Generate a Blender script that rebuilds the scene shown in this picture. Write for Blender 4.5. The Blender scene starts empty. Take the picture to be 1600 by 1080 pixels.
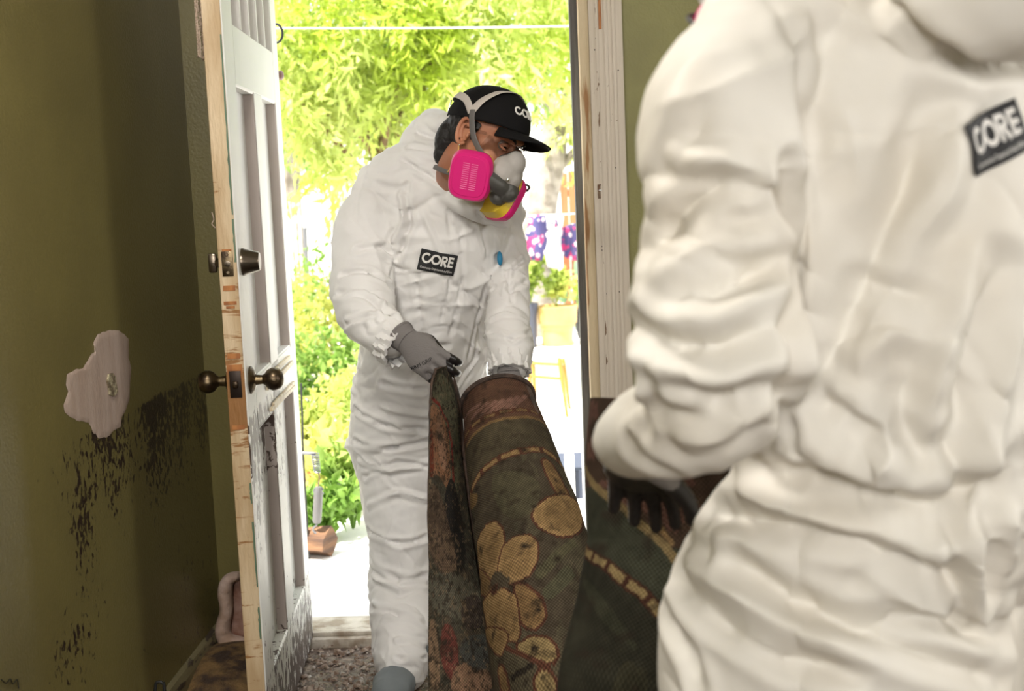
import bpy, bmesh, math, random
import numpy as np
from math import sin, cos, pi, radians
from mathutils import Vector, Matrix
from mathutils.bvhtree import BVHTree
random.seed(7); RNG = np.random.RandomState(11)
S = bpy.context.scene
COL = S.collection
# ------------------------------------------------------------------ camera
FPX = 2030.0; EYE = 1.4
cd = bpy.data.cameras.new('camera'); cam = bpy.data.objects.new('camera', cd); COL.objects.link(cam)
cd.sensor_width = 36; cd.lens = FPX/1600*36; cd.clip_start = .05
CM = (Matrix.Rotation(radians(2.4), 3, 'Z') @ Matrix.Rotation(radians(83.0), 3, 'X') @ Matrix.Rotation(radians(-2.35), 3, 'Z'))
cam.matrix_world = Matrix.Translation((0, 0, EYE)) @ CM.to_4x4()
cd.dof.use_dof = True; cd.dof.focus_distance = 3.35; cd.dof.aperture_fstop = 4.5
S.camera = cam
# ------------------------------------------------------------------ world, sun, lamps, exposure
w = bpy.data.worlds.new('sky'); S.world = w; w.use_nodes = True
bg = w.node_tree.nodes['Background']; bg.inputs[0].default_value = (.93, .97, 1, 1); bg.inputs[1].default_value = 2.3
sd = bpy.data.lights.new('sun', 'SUN'); sd.energy = 15; sd.angle = radians(1.5); sd.color = (1, .96, .88)
so = bpy.data.objects.new('sun', sd); COL.objects.link(so)
so.rotation_euler = Vector((.35, .45, -1.25)).to_track_quat('-Z', 'Y').to_euler()   # from the house side, left, high
def area(name, loc, aim, size, power, col, sy=None):
    l = bpy.data.lights.new(name, 'AREA'); l.energy = power; l.color = col; l.shape = 'RECTANGLE'; l.size = size; l.size_y = sy or size
    o = bpy.data.objects.new(name, l); COL.objects.link(o); o.location = loc
    o.rotation_euler = (Vector(aim)-Vector(loc)).to_track_quat('-Z', 'Y').to_euler(); return o
area('added_key_light', (-.35, -1.7, 2.2), (.1, 2.6, 1.0), .55, 48, (1, .97, .94), .55)  # unseen key light added behind the camera; the back wall has no window
area('added_fill_light', (1.1, -1.9, 1.9), (-.7, 3.0, 1.0), .8, 31, (1, .96, .91), .8)  # unseen fill added behind right, lifts the left wall
area('added_side_light', (2.7, 1.3, 1.8), (-.4, 3.3, 1.0), .7, 30, (1, .97, .93), .7)  # area light added off to the right to brighten the doorway worker
area('added_overhead_light', (-.55, 1.7, 2.42), (-.1, 2.6, .9), .4, 34, (1, .95, .88))  # overhead light added for the shading; no lamp fitting is built
S.view_settings.view_transform = 'Standard'; S.view_settings.look = 'None'
S.view_settings.gamma = 1; S.view_settings.use_curve_mapping = False; S.view_settings.exposure = 0.0
# ------------------------------------------------------------------ measuring helpers
CMn = np.array(CM); CE = np.array((0, 0, EYE))
def ray(x, y): return CMn @ np.array([(x-800)/FPX, -(y-540)/FPX, -1.0])
def at(x, y, Y): d = ray(x, y); return CE+d*(Y/d[1])
def atz(x, y, Z): d = ray(x, y); return CE+d*((Z-EYE)/d[2])
def atx(x, y, X): d = ray(x, y); return CE+d*(X/d[0])
def V(p): return Vector((float(p[0]), float(p[1]), float(p[2])))
# ------------------------------------------------------------------ noise in numpy
def _h(ix, iy, iz, s):
    n = (ix*374761393+iy*668265263+iz*2147483647+s*1274126177) & 0xffffffff
    n = ((n ^ (n >> 13))*1274126177) & 0xffffffff
    return ((n ^ (n >> 16)) & 0xffff)/65535.0
def vnoise(p, s=0):
    p = np.asarray(p, float); i = np.floor(p).astype(np.int64); f = p-i; f = f*f*(3-2*f); r = 0
    for dx in (0, 1):
        for dy in (0, 1):
            for dz in (0, 1):
                wt = (f[:, 0] if dx else 1-f[:, 0])*(f[:, 1] if dy else 1-f[:, 1])*(f[:, 2] if dz else 1-f[:, 2])
                r = r+wt*_h(i[:, 0]+dx, i[:, 1]+dy, i[:, 2]+dz, s)
    return r*2-1
def fbm(p, s=0, o=4):
    r = 0; a = 1.0; t = 0
    for k in range(o): r = r+a*vnoise(p*(2**k), s+k*17); t += a; a *= .5
    return r/t
# ------------------------------------------------------------------ materials
def nd(nt, t, **k):
    n = nt.nodes.new(t)
    for a, v in k.items():
        if a.startswith('i_'):
            key = a[2:]; key = int(key) if key.isdigit() else key.replace('_', ' ')
            n.inputs[key].default_value = v
        else: setattr(n, a, v)
    return n
def rgba(c): return (c[0], c[1], c[2], 1)
def mat(name, col, rough=.6, metal=0, col2=None, nscale=8, thr=(.4, .6), bump=0, bscale=60, trans=0, stretch=(1, 1, 1), attr=None, spec=.5, transl=0):
    m = bpy.data.materials.new(name); m.use_nodes = True; nt = m.node_tree; L = nt.links
    b = nt.nodes['Principled BSDF']; b.inputs['Base Color'].default_value = rgba(col)
    b.inputs['Roughness'].default_value = rough; b.inputs['Metallic'].default_value = metal
    b.inputs['Specular IOR Level'].default_value = spec
    if trans: b.inputs['Transmission Weight'].default_value = trans
    tc = nd(nt, 'ShaderNodeTexCoord'); mp = nd(nt, 'ShaderNodeMapping'); mp.inputs['Scale'].default_value = stretch
    L.new(tc.outputs['Object'], mp.inputs[0]); last = None
    if attr:
        a = nd(nt, 'ShaderNodeAttribute', attribute_name=attr); last = a.outputs['Color']
    if col2 is not None:
        n = nd(nt, 'ShaderNodeTexNoise'); n.inputs['Scale'].default_value = nscale; n.inputs['Detail'].default_value = 6
        L.new(mp.outputs[0], n.inputs['Vector'])
        r = nd(nt, 'ShaderNodeMapRange'); r.inputs['From Min'].default_value = thr[0]; r.inputs['From Max'].default_value = thr[1]
        L.new(n.outputs['Fac'], r.inputs[0])
        x = nd(nt, 'ShaderNodeMix', data_type='RGBA'); L.new(r.outputs[0], x.inputs['Factor'])
        x.inputs[6].default_value = rgba(col); x.inputs[7].default_value = rgba(col2)
        if last is not None:
            x.blend_type = 'MIX'; L.new(last, x.inputs[6])
        last = x.outputs[2]
    if last is not None: L.new(last, b.inputs['Base Color'])
    if bump:
        n = nd(nt, 'ShaderNodeTexNoise'); n.inputs['Scale'].default_value = bscale; n.inputs['Detail'].default_value = 5
        L.new(mp.outputs[0], n.inputs['Vector'])
        bp = nd(nt, 'ShaderNodeBump'); bp.inputs['Strength'].default_value = bump; bp.inputs['Distance'].default_value = .01
        L.new(n.outputs['Fac'], bp.inputs['Height']); L.new(bp.outputs[0], b.inputs['Normal'])
    if transl:
        t = nd(nt, 'ShaderNodeBsdfTranslucent'); ms = nd(nt, 'ShaderNodeMixShader'); ms.inputs[0].default_value = transl
        if last is not None: L.new(last, t.inputs[0])
        else: t.inputs[0].default_value = rgba(col)
        L.new(b.outputs[0], ms.inputs[1]); L.new(t.outputs[0], ms.inputs[2]); L.new(ms.outputs[0], nt.nodes['Material Output'].inputs[0])
    return m
def mold_layer(m, attr, mcol, scale=70, stretch=(1, 1, 1), soft=.03, rot=(0, 0, 0)):
    """dark mould specks where a noise beats the painted amount of mould stored on the mesh"""
    nt = m.node_tree; L = nt.links; b = nt.nodes['Principled BSDF']
    src = b.inputs['Base Color'].links[0].from_socket if b.inputs['Base Color'].links else None
    a = nd(nt, 'ShaderNodeAttribute', attribute_name=attr)
    tc = nd(nt, 'ShaderNodeTexCoord'); mp = nd(nt, 'ShaderNodeMapping'); mp.inputs['Scale'].default_value = stretch; mp.inputs['Rotation'].default_value = rot
    n = nd(nt, 'ShaderNodeTexNoise'); n.inputs['Scale'].default_value = scale; n.inputs['Detail'].default_value = 5; n.inputs['Roughness'].default_value = .62
    n.inputs['Distortion'].default_value = .5
    L.new(tc.outputs['Object'], mp.inputs[0]); L.new(mp.outputs[0], n.inputs['Vector'])
    ad = nd(nt, 'ShaderNodeMath', operation='ADD'); L.new(n.outputs['Fac'], ad.inputs[0]); L.new(a.outputs['Fac'], ad.inputs[1])
    r = nd(nt, 'ShaderNodeMapRange'); r.inputs['From Min'].default_value = 1.0; r.inputs['From Max'].default_value = 1.0+soft
    L.new(ad.outputs[0], r.inputs[0])
    x = nd(nt, 'ShaderNodeMix', data_type='RGBA'); L.new(r.outputs[0], x.inputs['Factor']); x.inputs[7].default_value = rgba(mcol)
    if src: L.new(src, x.inputs[6])
    else: x.inputs[6].default_value = b.inputs['Base Color'].default_value
    L.new(x.outputs[2], b.inputs['Base Color'])
    return m
# ------------------------------------------------------------------ object helpers
def tag(o, label=None, cat=None, group=None, kind=None):
    if label: o['label'] = label
    if cat: o['category'] = cat
    if group: o['group'] = group
    if kind: o['kind'] = kind
    return o
def empty(name, loc, label=None, cat=None, group=None, kind=None):
    o = bpy.data.objects.new(name, None); COL.objects.link(o); o.location = V(loc); o.empty_display_size = .1
    return tag(o, label, cat, group, kind)
def put(o, parent):
    COL.objects.link(o)
    if parent is not None:
        o.parent = parent
        def wm(q): return q.matrix_basis.copy() if q.parent is None else wm(q.parent) @ q.matrix_parent_inverse @ q.matrix_basis
        o.matrix_parent_inverse = wm(parent).inverted()
    return o
def mk(name, v, f, m, parent=None, smooth=True, **t):
    me = bpy.data.meshes.new(name)
    me.from_pydata([tuple(map(float, p)) for p in v], [], [tuple(int(i) for i in q) for q in f])
    for mm in (m if isinstance(m, (list, tuple)) else [m]): me.materials.append(mm)
    if smooth: me.polygons.foreach_set('use_smooth', [True]*len(me.polygons))
    me.update(); o = bpy.data.objects.new(name, me); put(o, parent); return tag(o, **t)
class MB:
    def __init__(s): s.v = []; s.f = []
    def add(s, v, f):
        n = len(s.v); s.v += [tuple(p) for p in v]; s.f += [tuple(i+n for i in q) for q in f]; return s
    def box(s, c, d, R=None, bev=0):
        c = np.array(c, float); h = np.array(d, float)/2; R = np.eye(3) if R is None else np.array(R)
        b = min(bev, h.min()*.9); vs = []; fs = []
        if b <= 0:
            for x in (-1, 1):
                for y in (-1, 1):
                    for z in (-1, 1): vs.append(c+R@(h*np.array((x, y, z))))
            return s.add(vs, [(0, 1, 3, 2), (4, 6, 7, 5), (0, 4, 5, 1), (2, 3, 7, 6), (0, 2, 6, 4), (1, 5, 7, 3)])
        bm = bmesh.new(); bmesh.ops.create_cube(bm, size=1)
        for q in bm.verts: q.co = Vector((q.co.x*2*h[0], q.co.y*2*h[1], q.co.z*2*h[2]))
        bmesh.ops.bevel(bm, geom=bm.edges[:], offset=b, segments=2, profile=.5, affect='EDGES')
        bm.verts.index_update()
        vs = [c+R@np.array(q.co) for q in bm.verts]; fs = [[q.index for q in g.verts] for g in bm.faces]; bm.free()
        return s.add(vs, fs)
    def loft(s, pts, ra, rb=None, U=None, n=20, sub=1, cap=True, round_=True, sq=2.0):
        pts = np.array([np.array(p, float) for p in pts]); k = len(pts)
        ra = np.full(k, ra, float) if np.isscalar(ra) else np.array(ra, float)
        rb = ra if rb is None else (np.full(k, rb, float) if np.isscalar(rb) else np.array(rb, float))
        if sub > 1 and k > 2:
            t = np.linspace(0, k-1, (k-1)*sub+1)
            def cr(A):
                A = np.array(A, float); i = np.minimum(t.astype(int), k-2); u = t-i
                if A.ndim > 1: u = u[:, None]
                a = A[np.maximum(i-1, 0)]; b = A[i]; c = A[i+1]; d = A[np.minimum(i+2, k-1)]
                return .5*((2*b)+(c-a)*u+(2*a-5*b+4*c-d)*u**2+(3*b-a-3*c+d)*u**3)
            pts, ra, rb = cr(pts), cr(ra), cr(rb); k = len(pts)
        tg = np.gradient(pts, axis=0); tg /= np.linalg.norm(tg, axis=1)[:, None]+1e-12
        if U is None:
            u = np.cross(tg[0], (0, 0, 1)) if abs(tg[0][2]) < .9 else np.cross(tg[0], (0, 1, 0))
            u = u/np.linalg.norm(u)
        else: u = np.array(U, float)
        a = np.linspace(0, 2*pi, n, endpoint=False); rings = []
        ca = np.sign(np.cos(a))*np.abs(np.cos(a))**(2/sq); sa = np.sign(np.sin(a))*np.abs(np.sin(a))**(2/sq)
        def ring(p, T, u, x, y):
            w_ = np.cross(T, u); return p+np.outer(ca, u)*x+np.outer(sa, w_)*y
        fr = []
        for i in range(k):
            uu = u-tg[i]*np.dot(u, tg[i]); uu /= np.linalg.norm(uu); u = uu if U is None else u; fr.append(uu)
        if round_:
            for q in (75, 50, 25):
                c_, s_ = cos(radians(q)), sin(radians(q)); m_ = min(ra[0], rb[0])
                rings.append(ring(pts[0]-tg[0]*m_*s_*.8, tg[0], fr[0], ra[0]*c_, rb[0]*c_))
        for i in range(k): rings.append(ring(pts[i], tg[i], fr[i], ra[i], rb[i]))
        if round_:
            for q in (25, 50, 75):
                c_, s_ = cos(radians(q)), sin(radians(q)); m_ = min(ra[-1], rb[-1])
                rings.append(ring(pts[-1]+tg[-1]*m_*s_*.8, tg[-1], fr[-1], ra[-1]*c_, rb[-1]*c_))
        vs = np.concatenate(rings); fs = []; R_ = len(rings)
        for i in range(R_-1):
            for j in range(n):
                j2 = (j+1) % n; fs.append((i*n+j, i*n+j2, (i+1)*n+j2, (i+1)*n+j))
        if cap: fs.append(tuple(range(n))[::-1]); fs.append(tuple((R_-1)*n+j for j in range(n)))
        return s.add(vs, fs)
    def ell(s, c, r, R=None, n=20):
        c = np.array(c, float); R = np.eye(3) if R is None else np.array(R); vs = []; fs = []; m = n//2
        for i in range(1, m):
            for j in range(n):
                t = pi*i/m; p = 2*pi*j/n
                vs.append(c+R@(np.array((sin(t)*cos(p), sin(t)*sin(p), cos(t)))*r))
        a = len(vs); vs.append(c+R@np.array((0, 0, r[2]))); vs.append(c+R@np.array((0, 0, -r[2])))
        for i in range(m-2):
            for j in range(n):
                j2 = (j+1) % n; fs.append((i*n+j, (i+1)*n+j, (i+1)*n+j2, i*n+j2))
        for j in range(n):
            j2 = (j+1) % n; fs.append((a, j, j2)); fs.append((a+1, (m-2)*n+j2, (m-2)*n+j))
        return s.add(vs, fs)
    def lathe(s, prof, c=(0, 0, 0), ax=(0, 0, 1), n=28, cap=True):
        ax = np.array(ax, float); ax /= np.linalg.norm(ax); u = np.cross(ax, (0, 1, 0)) if abs(ax[1]) < .9 else np.cross(ax, (1, 0, 0))
        u /= np.linalg.norm(u); w_ = np.cross(ax, u); vs = []; fs = []
        for r, h in prof:
            for j in range(n):
                a = 2*pi*j/n; vs.append(np.array(c)+ax*h+(u*cos(a)+w_*sin(a))*r)
        for i in range(len(prof)-1):
            for j in range(n):
                j2 = (j+1) % n; fs.append((i*n+j, i*n+j2, (i+1)*n+j2, (i+1)*n+j))
        if cap: fs.append(tuple(range(n))[::-1]); fs.append(tuple((len(prof)-1)*n+j for j in range(n)))
        return s.add(vs, fs)
    def prism(s, poly, d):                      # 3-D outline pushed along d
        poly = [np.array(p, float) for p in poly]; d = np.array(d, float); n = len(poly)
        vs = poly+[p+d for p in poly]; fs = [tuple(range(n))[::-1], tuple(range(n, 2*n))]
        for j in range(n): j2 = (j+1) % n; fs.append((j, j2, j2+n, j+n))
        return s.add(vs, fs)
    def xf(s, M):
        s.v = [tuple(M @ Vector(p)) for p in s.v]; return s
    def build(s, name, m, parent=None, smooth=True, fix=True, **t):
        o = mk(name, s.v, s.f, m, parent, smooth, **t)
        if fix:
            bm = bmesh.new(); bm.from_mesh(o.data); bmesh.ops.recalc_face_normals(bm, faces=bm.faces[:]); bm.to_mesh(o.data); bm.free()
        if smooth: o.data.set_sharp_from_angle(angle=radians(40))
        return o
def tube(name, pts, r, m, parent=None, n=10, sub=4, **t):
    return MB().loft(pts, r, n=n, sub=sub).build(name, m, parent, **t)
def remesh(mb, vox, smooth=6, adapt=0):
    """one continuous closed skin grown over overlapping volumes -> vertex and quad arrays"""
    me = bpy.data.meshes.new('t'); me.from_pydata(mb.v, [], mb.f); me.update()
    bm = bmesh.new(); bm.from_mesh(me); bmesh.ops.recalc_face_normals(bm, faces=bm.faces[:]); bm.to_mesh(me); bm.free()
    o = bpy.data.objects.new('t', me); COL.objects.link(o)
    r = o.modifiers.new('r', 'REMESH'); r.mode = 'VOXEL'; r.voxel_size = vox
    if smooth: s_ = o.modifiers.new('s', 'SMOOTH'); s_.factor = .5; s_.iterations = smooth
    dg = bpy.context.evaluated_depsgraph_get(); ev = o.evaluated_get(dg); m2 = ev.to_mesh()
    v = np.empty(len(m2.vertices)*3); m2.vertices.foreach_get('co', v); v = v.reshape(-1, 3).copy()
    f = [tuple(p.vertices) for p in m2.polygons]
    ev.to_mesh_clear(); bpy.data.objects.remove(o); bpy.data.meshes.remove(me)
    return v, f
def vnormals(v, f):
    q = np.array([x if len(x) == 4 else (x[0], x[1], x[2], x[2]) for x in f])
    nrm = np.cross(v[q[:, 2]]-v[q[:, 0]], v[q[:, 3]]-v[q[:, 1]]); out = np.zeros_like(v)
    for k in range(4): np.add.at(out, q[:, k], nrm)
    return out/(np.linalg.norm(out, axis=1)[:, None]+1e-12)
def bvh(v, f): return BVHTree.FromPolygons([tuple(map(float, p)) for p in v], f)
def hit(tree, x, y):
    d = ray(x, y); d = d/np.linalg.norm(d); h = tree.ray_cast(V(CE), V(d))
    return np.array(h[0]) if h[0] is not None else None
def polydist(v, pl):
    best = np.full(len(v), 9.0)
    for a, b in zip(pl[:-1], pl[1:]):
        ab = b-a; t = np.clip(((v-a)@ab)/(ab@ab+1e-12), 0, 1); d = np.linalg.norm(v-(a+t[:, None]*ab), axis=1); best = np.minimum(best, d)
    return best
def folds(v, f, spec, taper=True):
    """press creases and pinch ridges into a garment along lines that lie on its surface"""
    tree = bvh(v, f); n = vnormals(v, f); out = np.zeros(len(v))
    for px, wd, amp in spec:
        pl = [hit(tree, x, y) for x, y in px]; pl = [p for p in pl if p is not None]
        if len(pl) < 2: continue
        dense = []
        for a, b in zip(pl[:-1], pl[1:]):
            if np.linalg.norm(b-a) > .35: continue
            dense += [a, b]
        if len(dense) < 2: continue
        d = polydist(v, dense); e0 = np.linalg.norm(v-dense[0], axis=1); e1 = np.linalg.norm(v-dense[-1], axis=1)
        tp = np.clip(np.minimum(e0, e1)/(3*wd)+.25, 0, 1) if taper else 1
        out += amp*tp*(np.exp(-np.abs(d)/(wd*.85))-.30*np.exp(-((d-1.9*wd)/(1.1*wd))**2))
    return v+n*out[:, None]
def crumple(v, f, amp, scale, seed=0, k=7, stretch=None):
    """crisp random creases of papery cloth"""
    n = vnormals(v, f); p = v*scale
    wp = np.stack([vnoise(v*scale*.6+31, seed+1), vnoise(v*scale*.6+57, seed+2), vnoise(v*scale*.6+91, seed+3)], 1)
    p = p+wp*.55; rs = np.random.RandomState(seed); h = 0; tot = 0
    for j in range(k):
        d = rs.normal(size=3); d /= np.linalg.norm(d); fr = .6+rs.rand()*1.3; ph = rs.rand()
        t = (p@d)*fr+ph; tri = np.abs((t % 1)*2-1)          # 0..1 triangle wave: straight facets with sharp edges
        gate = np.clip(vnoise(v*scale*.4+seed*3.1+j*7, seed+j)*1.6+.35, 0, 1)
        h = h+(tri-.5)*gate/fr; tot += 1/fr
    return v+n*(h/tot*amp*2)[:, None]
def creases(v, f, n, amp, wd, scale, seed=0):
    """thin sharp pressed lines with calm cloth between them, some ridges, some valleys"""
    nn = vnormals(v, f); rs = np.random.RandomState(seed)
    wp = np.stack([vnoise(v*3.2+11*k, seed+k) for k in range(3)], 1)*.16+np.stack([vnoise(v*9+7*k, seed+9+k) for k in range(3)], 1)*.03; p = v+wp; h = 0
    for j in range(n):
        d = rs.normal(size=3)*(1, 1, 1.5); d /= np.linalg.norm(d); sp = (1+rs.rand())/scale
        t = (p@d)/sp+rs.rand()*9; c = np.floor(t); dist = np.abs(t-c-.5)*sp
        gate = np.clip(vnoise(v*scale*.9+c[:, None]*3.7+j*5.1, seed+j)*2.6-.35, 0, 1); sg = np.where(_h(c.astype(np.int64), c.astype(np.int64)*0+j, c.astype(np.int64)*0, seed) > .45, -1, 1)
        h = h+sg*gate*np.exp(-dist/wd)
    return v+nn*(h*amp)[:, None]
def attr_col(o, name, c):
    a = o.data.color_attributes.new(name, 'FLOAT_COLOR', 'POINT'); c = np.asarray(c, float)
    if c.ndim == 1: c = np.stack([c, c, c], 1)
    a.data.foreach_set('color', np.concatenate([c, np.ones((len(c), 1))], 1).astype(np.float32).ravel())
def attr_vec(o, name, c):
    a = o.data.attributes.new(name, 'FLOAT_VECTOR', 'POINT'); a.data.foreach_set('vector', np.asarray(c, np.float32).ravel())
def text_shape(body, size, bold=0.0, spacing=1.0):
    c = bpy.data.curves.new('t', 'FONT'); c.body = body; c.size = size; c.offset = bold; c.space_character = spacing; c.resolution_u = 3
    c.align_x = 'LEFT'; o = bpy.data.objects.new('t', c); COL.objects.link(o)
    dg = bpy.context.evaluated_depsgraph_get(); me = bpy.data.meshes.new_from_object(o.evaluated_get(dg))
    bm = bmesh.new(); bm.from_mesh(me); bmesh.ops.triangulate(bm, faces=bm.faces[:])
    bmesh.ops.subdivide_edges(bm, edges=[e for e in bm.edges if e.calc_length() > size*.25], cuts=1)
    bm.verts.index_update(); v = np.array([tuple(q.co) for q in bm.verts]).reshape(-1, 3); f = [[q.index for q in g.verts] for g in bm.faces]
    bm.free(); bpy.data.objects.remove(o); bpy.data.curves.remove(c); bpy.data.meshes.remove(me)
    return v, f
def ribbon2d(pts, wd):
    p = np.array(pts, float); sl = np.concatenate([[0], np.cumsum(np.linalg.norm(np.diff(p, axis=0), axis=1))])
    if len(p) < 8: ss = np.unique(np.concatenate([sl, np.linspace(0, sl[-1], 10)])); p = np.stack([np.interp(ss, sl, p[:, 0]), np.interp(ss, sl, p[:, 1])], 1)
    t = np.gradient(p, axis=0); t /= np.linalg.norm(t, axis=1)[:, None]+1e-9
    n = np.stack([-t[:, 1], t[:, 0]], 1)*wd/2; k = len(p); v = np.concatenate([p+n, p-n])
    return v, [(i, i+1, k+i+1, k+i) for i in range(k-1)]
def arc(cx, cy, rx, ry, a0, a1, n=20): return [(cx+rx*cos(radians(a)), cy+ry*sin(radians(a))) for a in np.linspace(a0, a1, n)]

# ================================================================== THE SETTING
WX = -1.1; FY = 3.87; WT = .16                 # left wall, inner face of the door wall, its thickness
paint = mat('olive_paint', (.19, .16, .055), rough=.33, col2=(.155, .13, .047), nscale=3, thr=(.35, .7), bump=.12, bscale=120)
mold_layer(paint, 'mold', (.028, .017, .013), scale=52, stretch=(1, 1.1, .75), rot=(radians(28), 0, 0))
paint2 = mat('olive_paint_front', (.22, .205, .065), rough=.5, col2=(.19, .175, .055), nscale=5, bump=.25, bscale=110)
# left wall as a grid so that the amount of mould can be stored on it
def grid(O, A, B, na, nb):
    O, A, B = map(lambda q: np.array(q, float), (O, A, B)); s_ = np.linspace(0, 1, na); t_ = np.linspace(0, 1, nb)
    v = (O+s_[:, None, None]*A+t_[None, :, None]*B).reshape(-1, 3)
    f = [(i*nb+j, (i+1)*nb+j, (i+1)*nb+j+1, i*nb+j+1) for i in range(na-1) for j in range(nb-1)]; return v, f
v, f = grid((WX, -2.2, 0), (0, FY+2.2, 0), (0, 0, 2.45), 300, 130)
WL = mk('wall_left', v, f, paint, smooth=False, kind='structure')
wy, wz = v[:, 1], v[:, 2]
top = .895+.006*vnoise(np.stack([wy*9, wy*0, wy*0], 1), 3)
below = np.clip((top-wz)/.012, 0, 1)
along = np.clip((wy-2.3)/.6, 0, 1)
dens = along*(.31+.30*fbm(np.stack([wy*5, wz*0, wz*3], 1), 5))*np.clip(1-(top-wz)/.42, 0, 1)**.55
dens2 = .36*np.clip(1-np.abs(wz-.42-.25*(wy-2.6))/.35, 0, 1)*np.clip(1-np.abs(wy-2.75)/.75, 0, 1)
dens3 = .27*np.clip((wy-2.3)/1.2, 0, 1)
amt = .12+below*np.maximum(np.maximum(dens+.08*along, dens2+.02), dens3)
hp = np.hypot((wy-2.83)/.13, (wz-.72)/.26); amt = np.maximum(amt, below*(.24+.30*np.exp(-hp**2)))
amt -= .06*(fbm(np.stack([wy*14, wz*0, wz*14], 1), 8)+.2)
attr_col(WL, 'mold', amt)
# door wall with its opening
OL, OR, OH = -.872, .085, 2.06
frontw = MB().box(((WX+OL)/2-.05, FY+WT/2, 1.225), (OL-WX+.1, WT, 2.45)).build('wall_front', paint, smooth=False, kind='structure')
MB().box(((OR+2.9)/2, FY+WT/2, 1.225), (2.9-OR, WT, 2.45)).box(((OL+OR)/2, FY+WT/2, (OH+2.45)/2), (OR-OL, WT, 2.45-OH)).build('wall_front_right', paint2, smooth=False, kind='structure')
ceilm = mat('ceiling_paint', (.55, .52, .42), .8, bump=.2)
MB().box((.85, .8, 2.5), (4.3, 6.5, .1)).build('ceiling', ceilm, smooth=False, kind='structure')
MB().box((2.95, .8, 1.225), (.1, 6.5, 2.45)).build('wall_right', paint2, smooth=False, kind='structure')
MB().box((.85, -2.35, 1.225), (4.3, .1, 2.45)).build('wall_back', paint2, smooth=False, kind='structure')
floorm = mat('dirty_floor', (.10, .065, .045), .45, col2=(.25, .19, .15), nscale=22, thr=(.45, .65), bump=1.0, bscale=70)
MB().box((.85, .85, -.05), (4.3, 6.3, .1)).build('floor', floorm, smooth=False, kind='structure')
basem = mat('baseboard_paint', (.20, .17, .09), .5, col2=(.05, .035, .025), nscale=30, thr=(.55, .62), stretch=(1, .4, 1.6), bump=.5, bscale=40)
bb = MB()
bb.prism([(WX, -2.2, 0), (WX+.022, -2.2, 0), (WX+.022, -2.2, .085), (WX+.014, -2.2, .105), (WX, -2.2, .11)], (0, FY+2.2, 0))
bb.build('baseboard_left', basem, smooth=False, kind='structure')
MB().prism([(WX+.022, -2.2, 0), (WX+.042, -2.2, 0), (WX+.034, -2.2, .026), (WX+.022, -2.2, .034)], (0, FY+2.2, 0)).build('baseboard_left_shoe', basem, smooth=False, kind='structure')
MB().box(((WX+OL)/2-.02, FY-.011, .05), (OL-WX-.06, .02, .1)).build('baseboard_front', basem, smooth=False, kind='structure')
# worn plaster patch on the left wall: a thin skim with its own ragged outline and a socket of broken plaster
skim = mat('pink_plaster_skim', (.50, .39, .33), .75, col2=(.44, .33, .27), nscale=9, bump=.25, bscale=90, stretch=(1, 3, .6))
mold_layer(skim, 'mold', (.04, .024, .02), scale=26, stretch=(1, 1.15, .8))
op = [(160,519),(178,515),(194,520),(203,530),(202,560),(207,575),(205,600),(204,622),(198,640),(192,652),(190,668),(178,674),(170,682),(155,684),(148,678),(140,660),(125,657),(112,652),(103,645),(101,632),(108,612),(104,600),(106,585),(118,578),(132,575),(140,560),(150,548),(148,535),(152,525)]
cp = np.mean([atx(x, y, WX+.003) for x, y in op], 0); vs = []; nr = 14; N = 180
outl = np.array([atx(x, y, WX+.003) for x, y in op]); k = len(outl); tt = np.linspace(0, k, N, endpoint=False); ii = tt.astype(int)
outd = outl[ii]+(outl[(ii+1) % k]-outl[ii])*(tt-ii)[:, None]
outd[:, 1:] += np.stack([fbm(outd*60, 4), fbm(outd*60+9, 5)], 1)*.005
for r in range(nr+1): vs.append(cp+(outd-cp)*(r/nr if r else .001)+np.array((0 if r < nr else -.0025, 0, 0)))
vs = np.concatenate(vs); fs = [(i*N+j, i*N+(j+1) % N, (i+1)*N+(j+1) % N, (i+1)*N+j) for i in range(nr) for j in range(N)]
PT = mk('plaster_patch', vs, fs, skim, WL)
PT['label'] = 'pinkish white plaster patch'
attr_col(PT, 'mold', .1+.42*np.clip((.885-vs[:, 2])/.06, 0, 1))
chip = [(168,585),(174,583),(178,588),(180,600),(182,612),(176,620),(170,617),(168,605),(166,596)]
hole = mat('broken_plaster', (.52, .46, .30), .9, col2=(.16, .12, .07), nscale=60, bump=1, bscale=90)
MB().prism([atx(x, y, WX+.0035) for x, y in chip], (.004, 0, 0)).build('chipped_hole', hole, PT, smooth=False)
# cable stub poking from the wall foot, black scribble
blackm = mat('black_rubber', (.012, .012, .012), .5)
tube('scribble', [atx(x, y, WX+.003) for x, y in ((2, 1062), (10, 1068), (16, 1061), (20, 1069), (27, 1062), (29, 1076))], .0012, blackm, WL)
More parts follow.
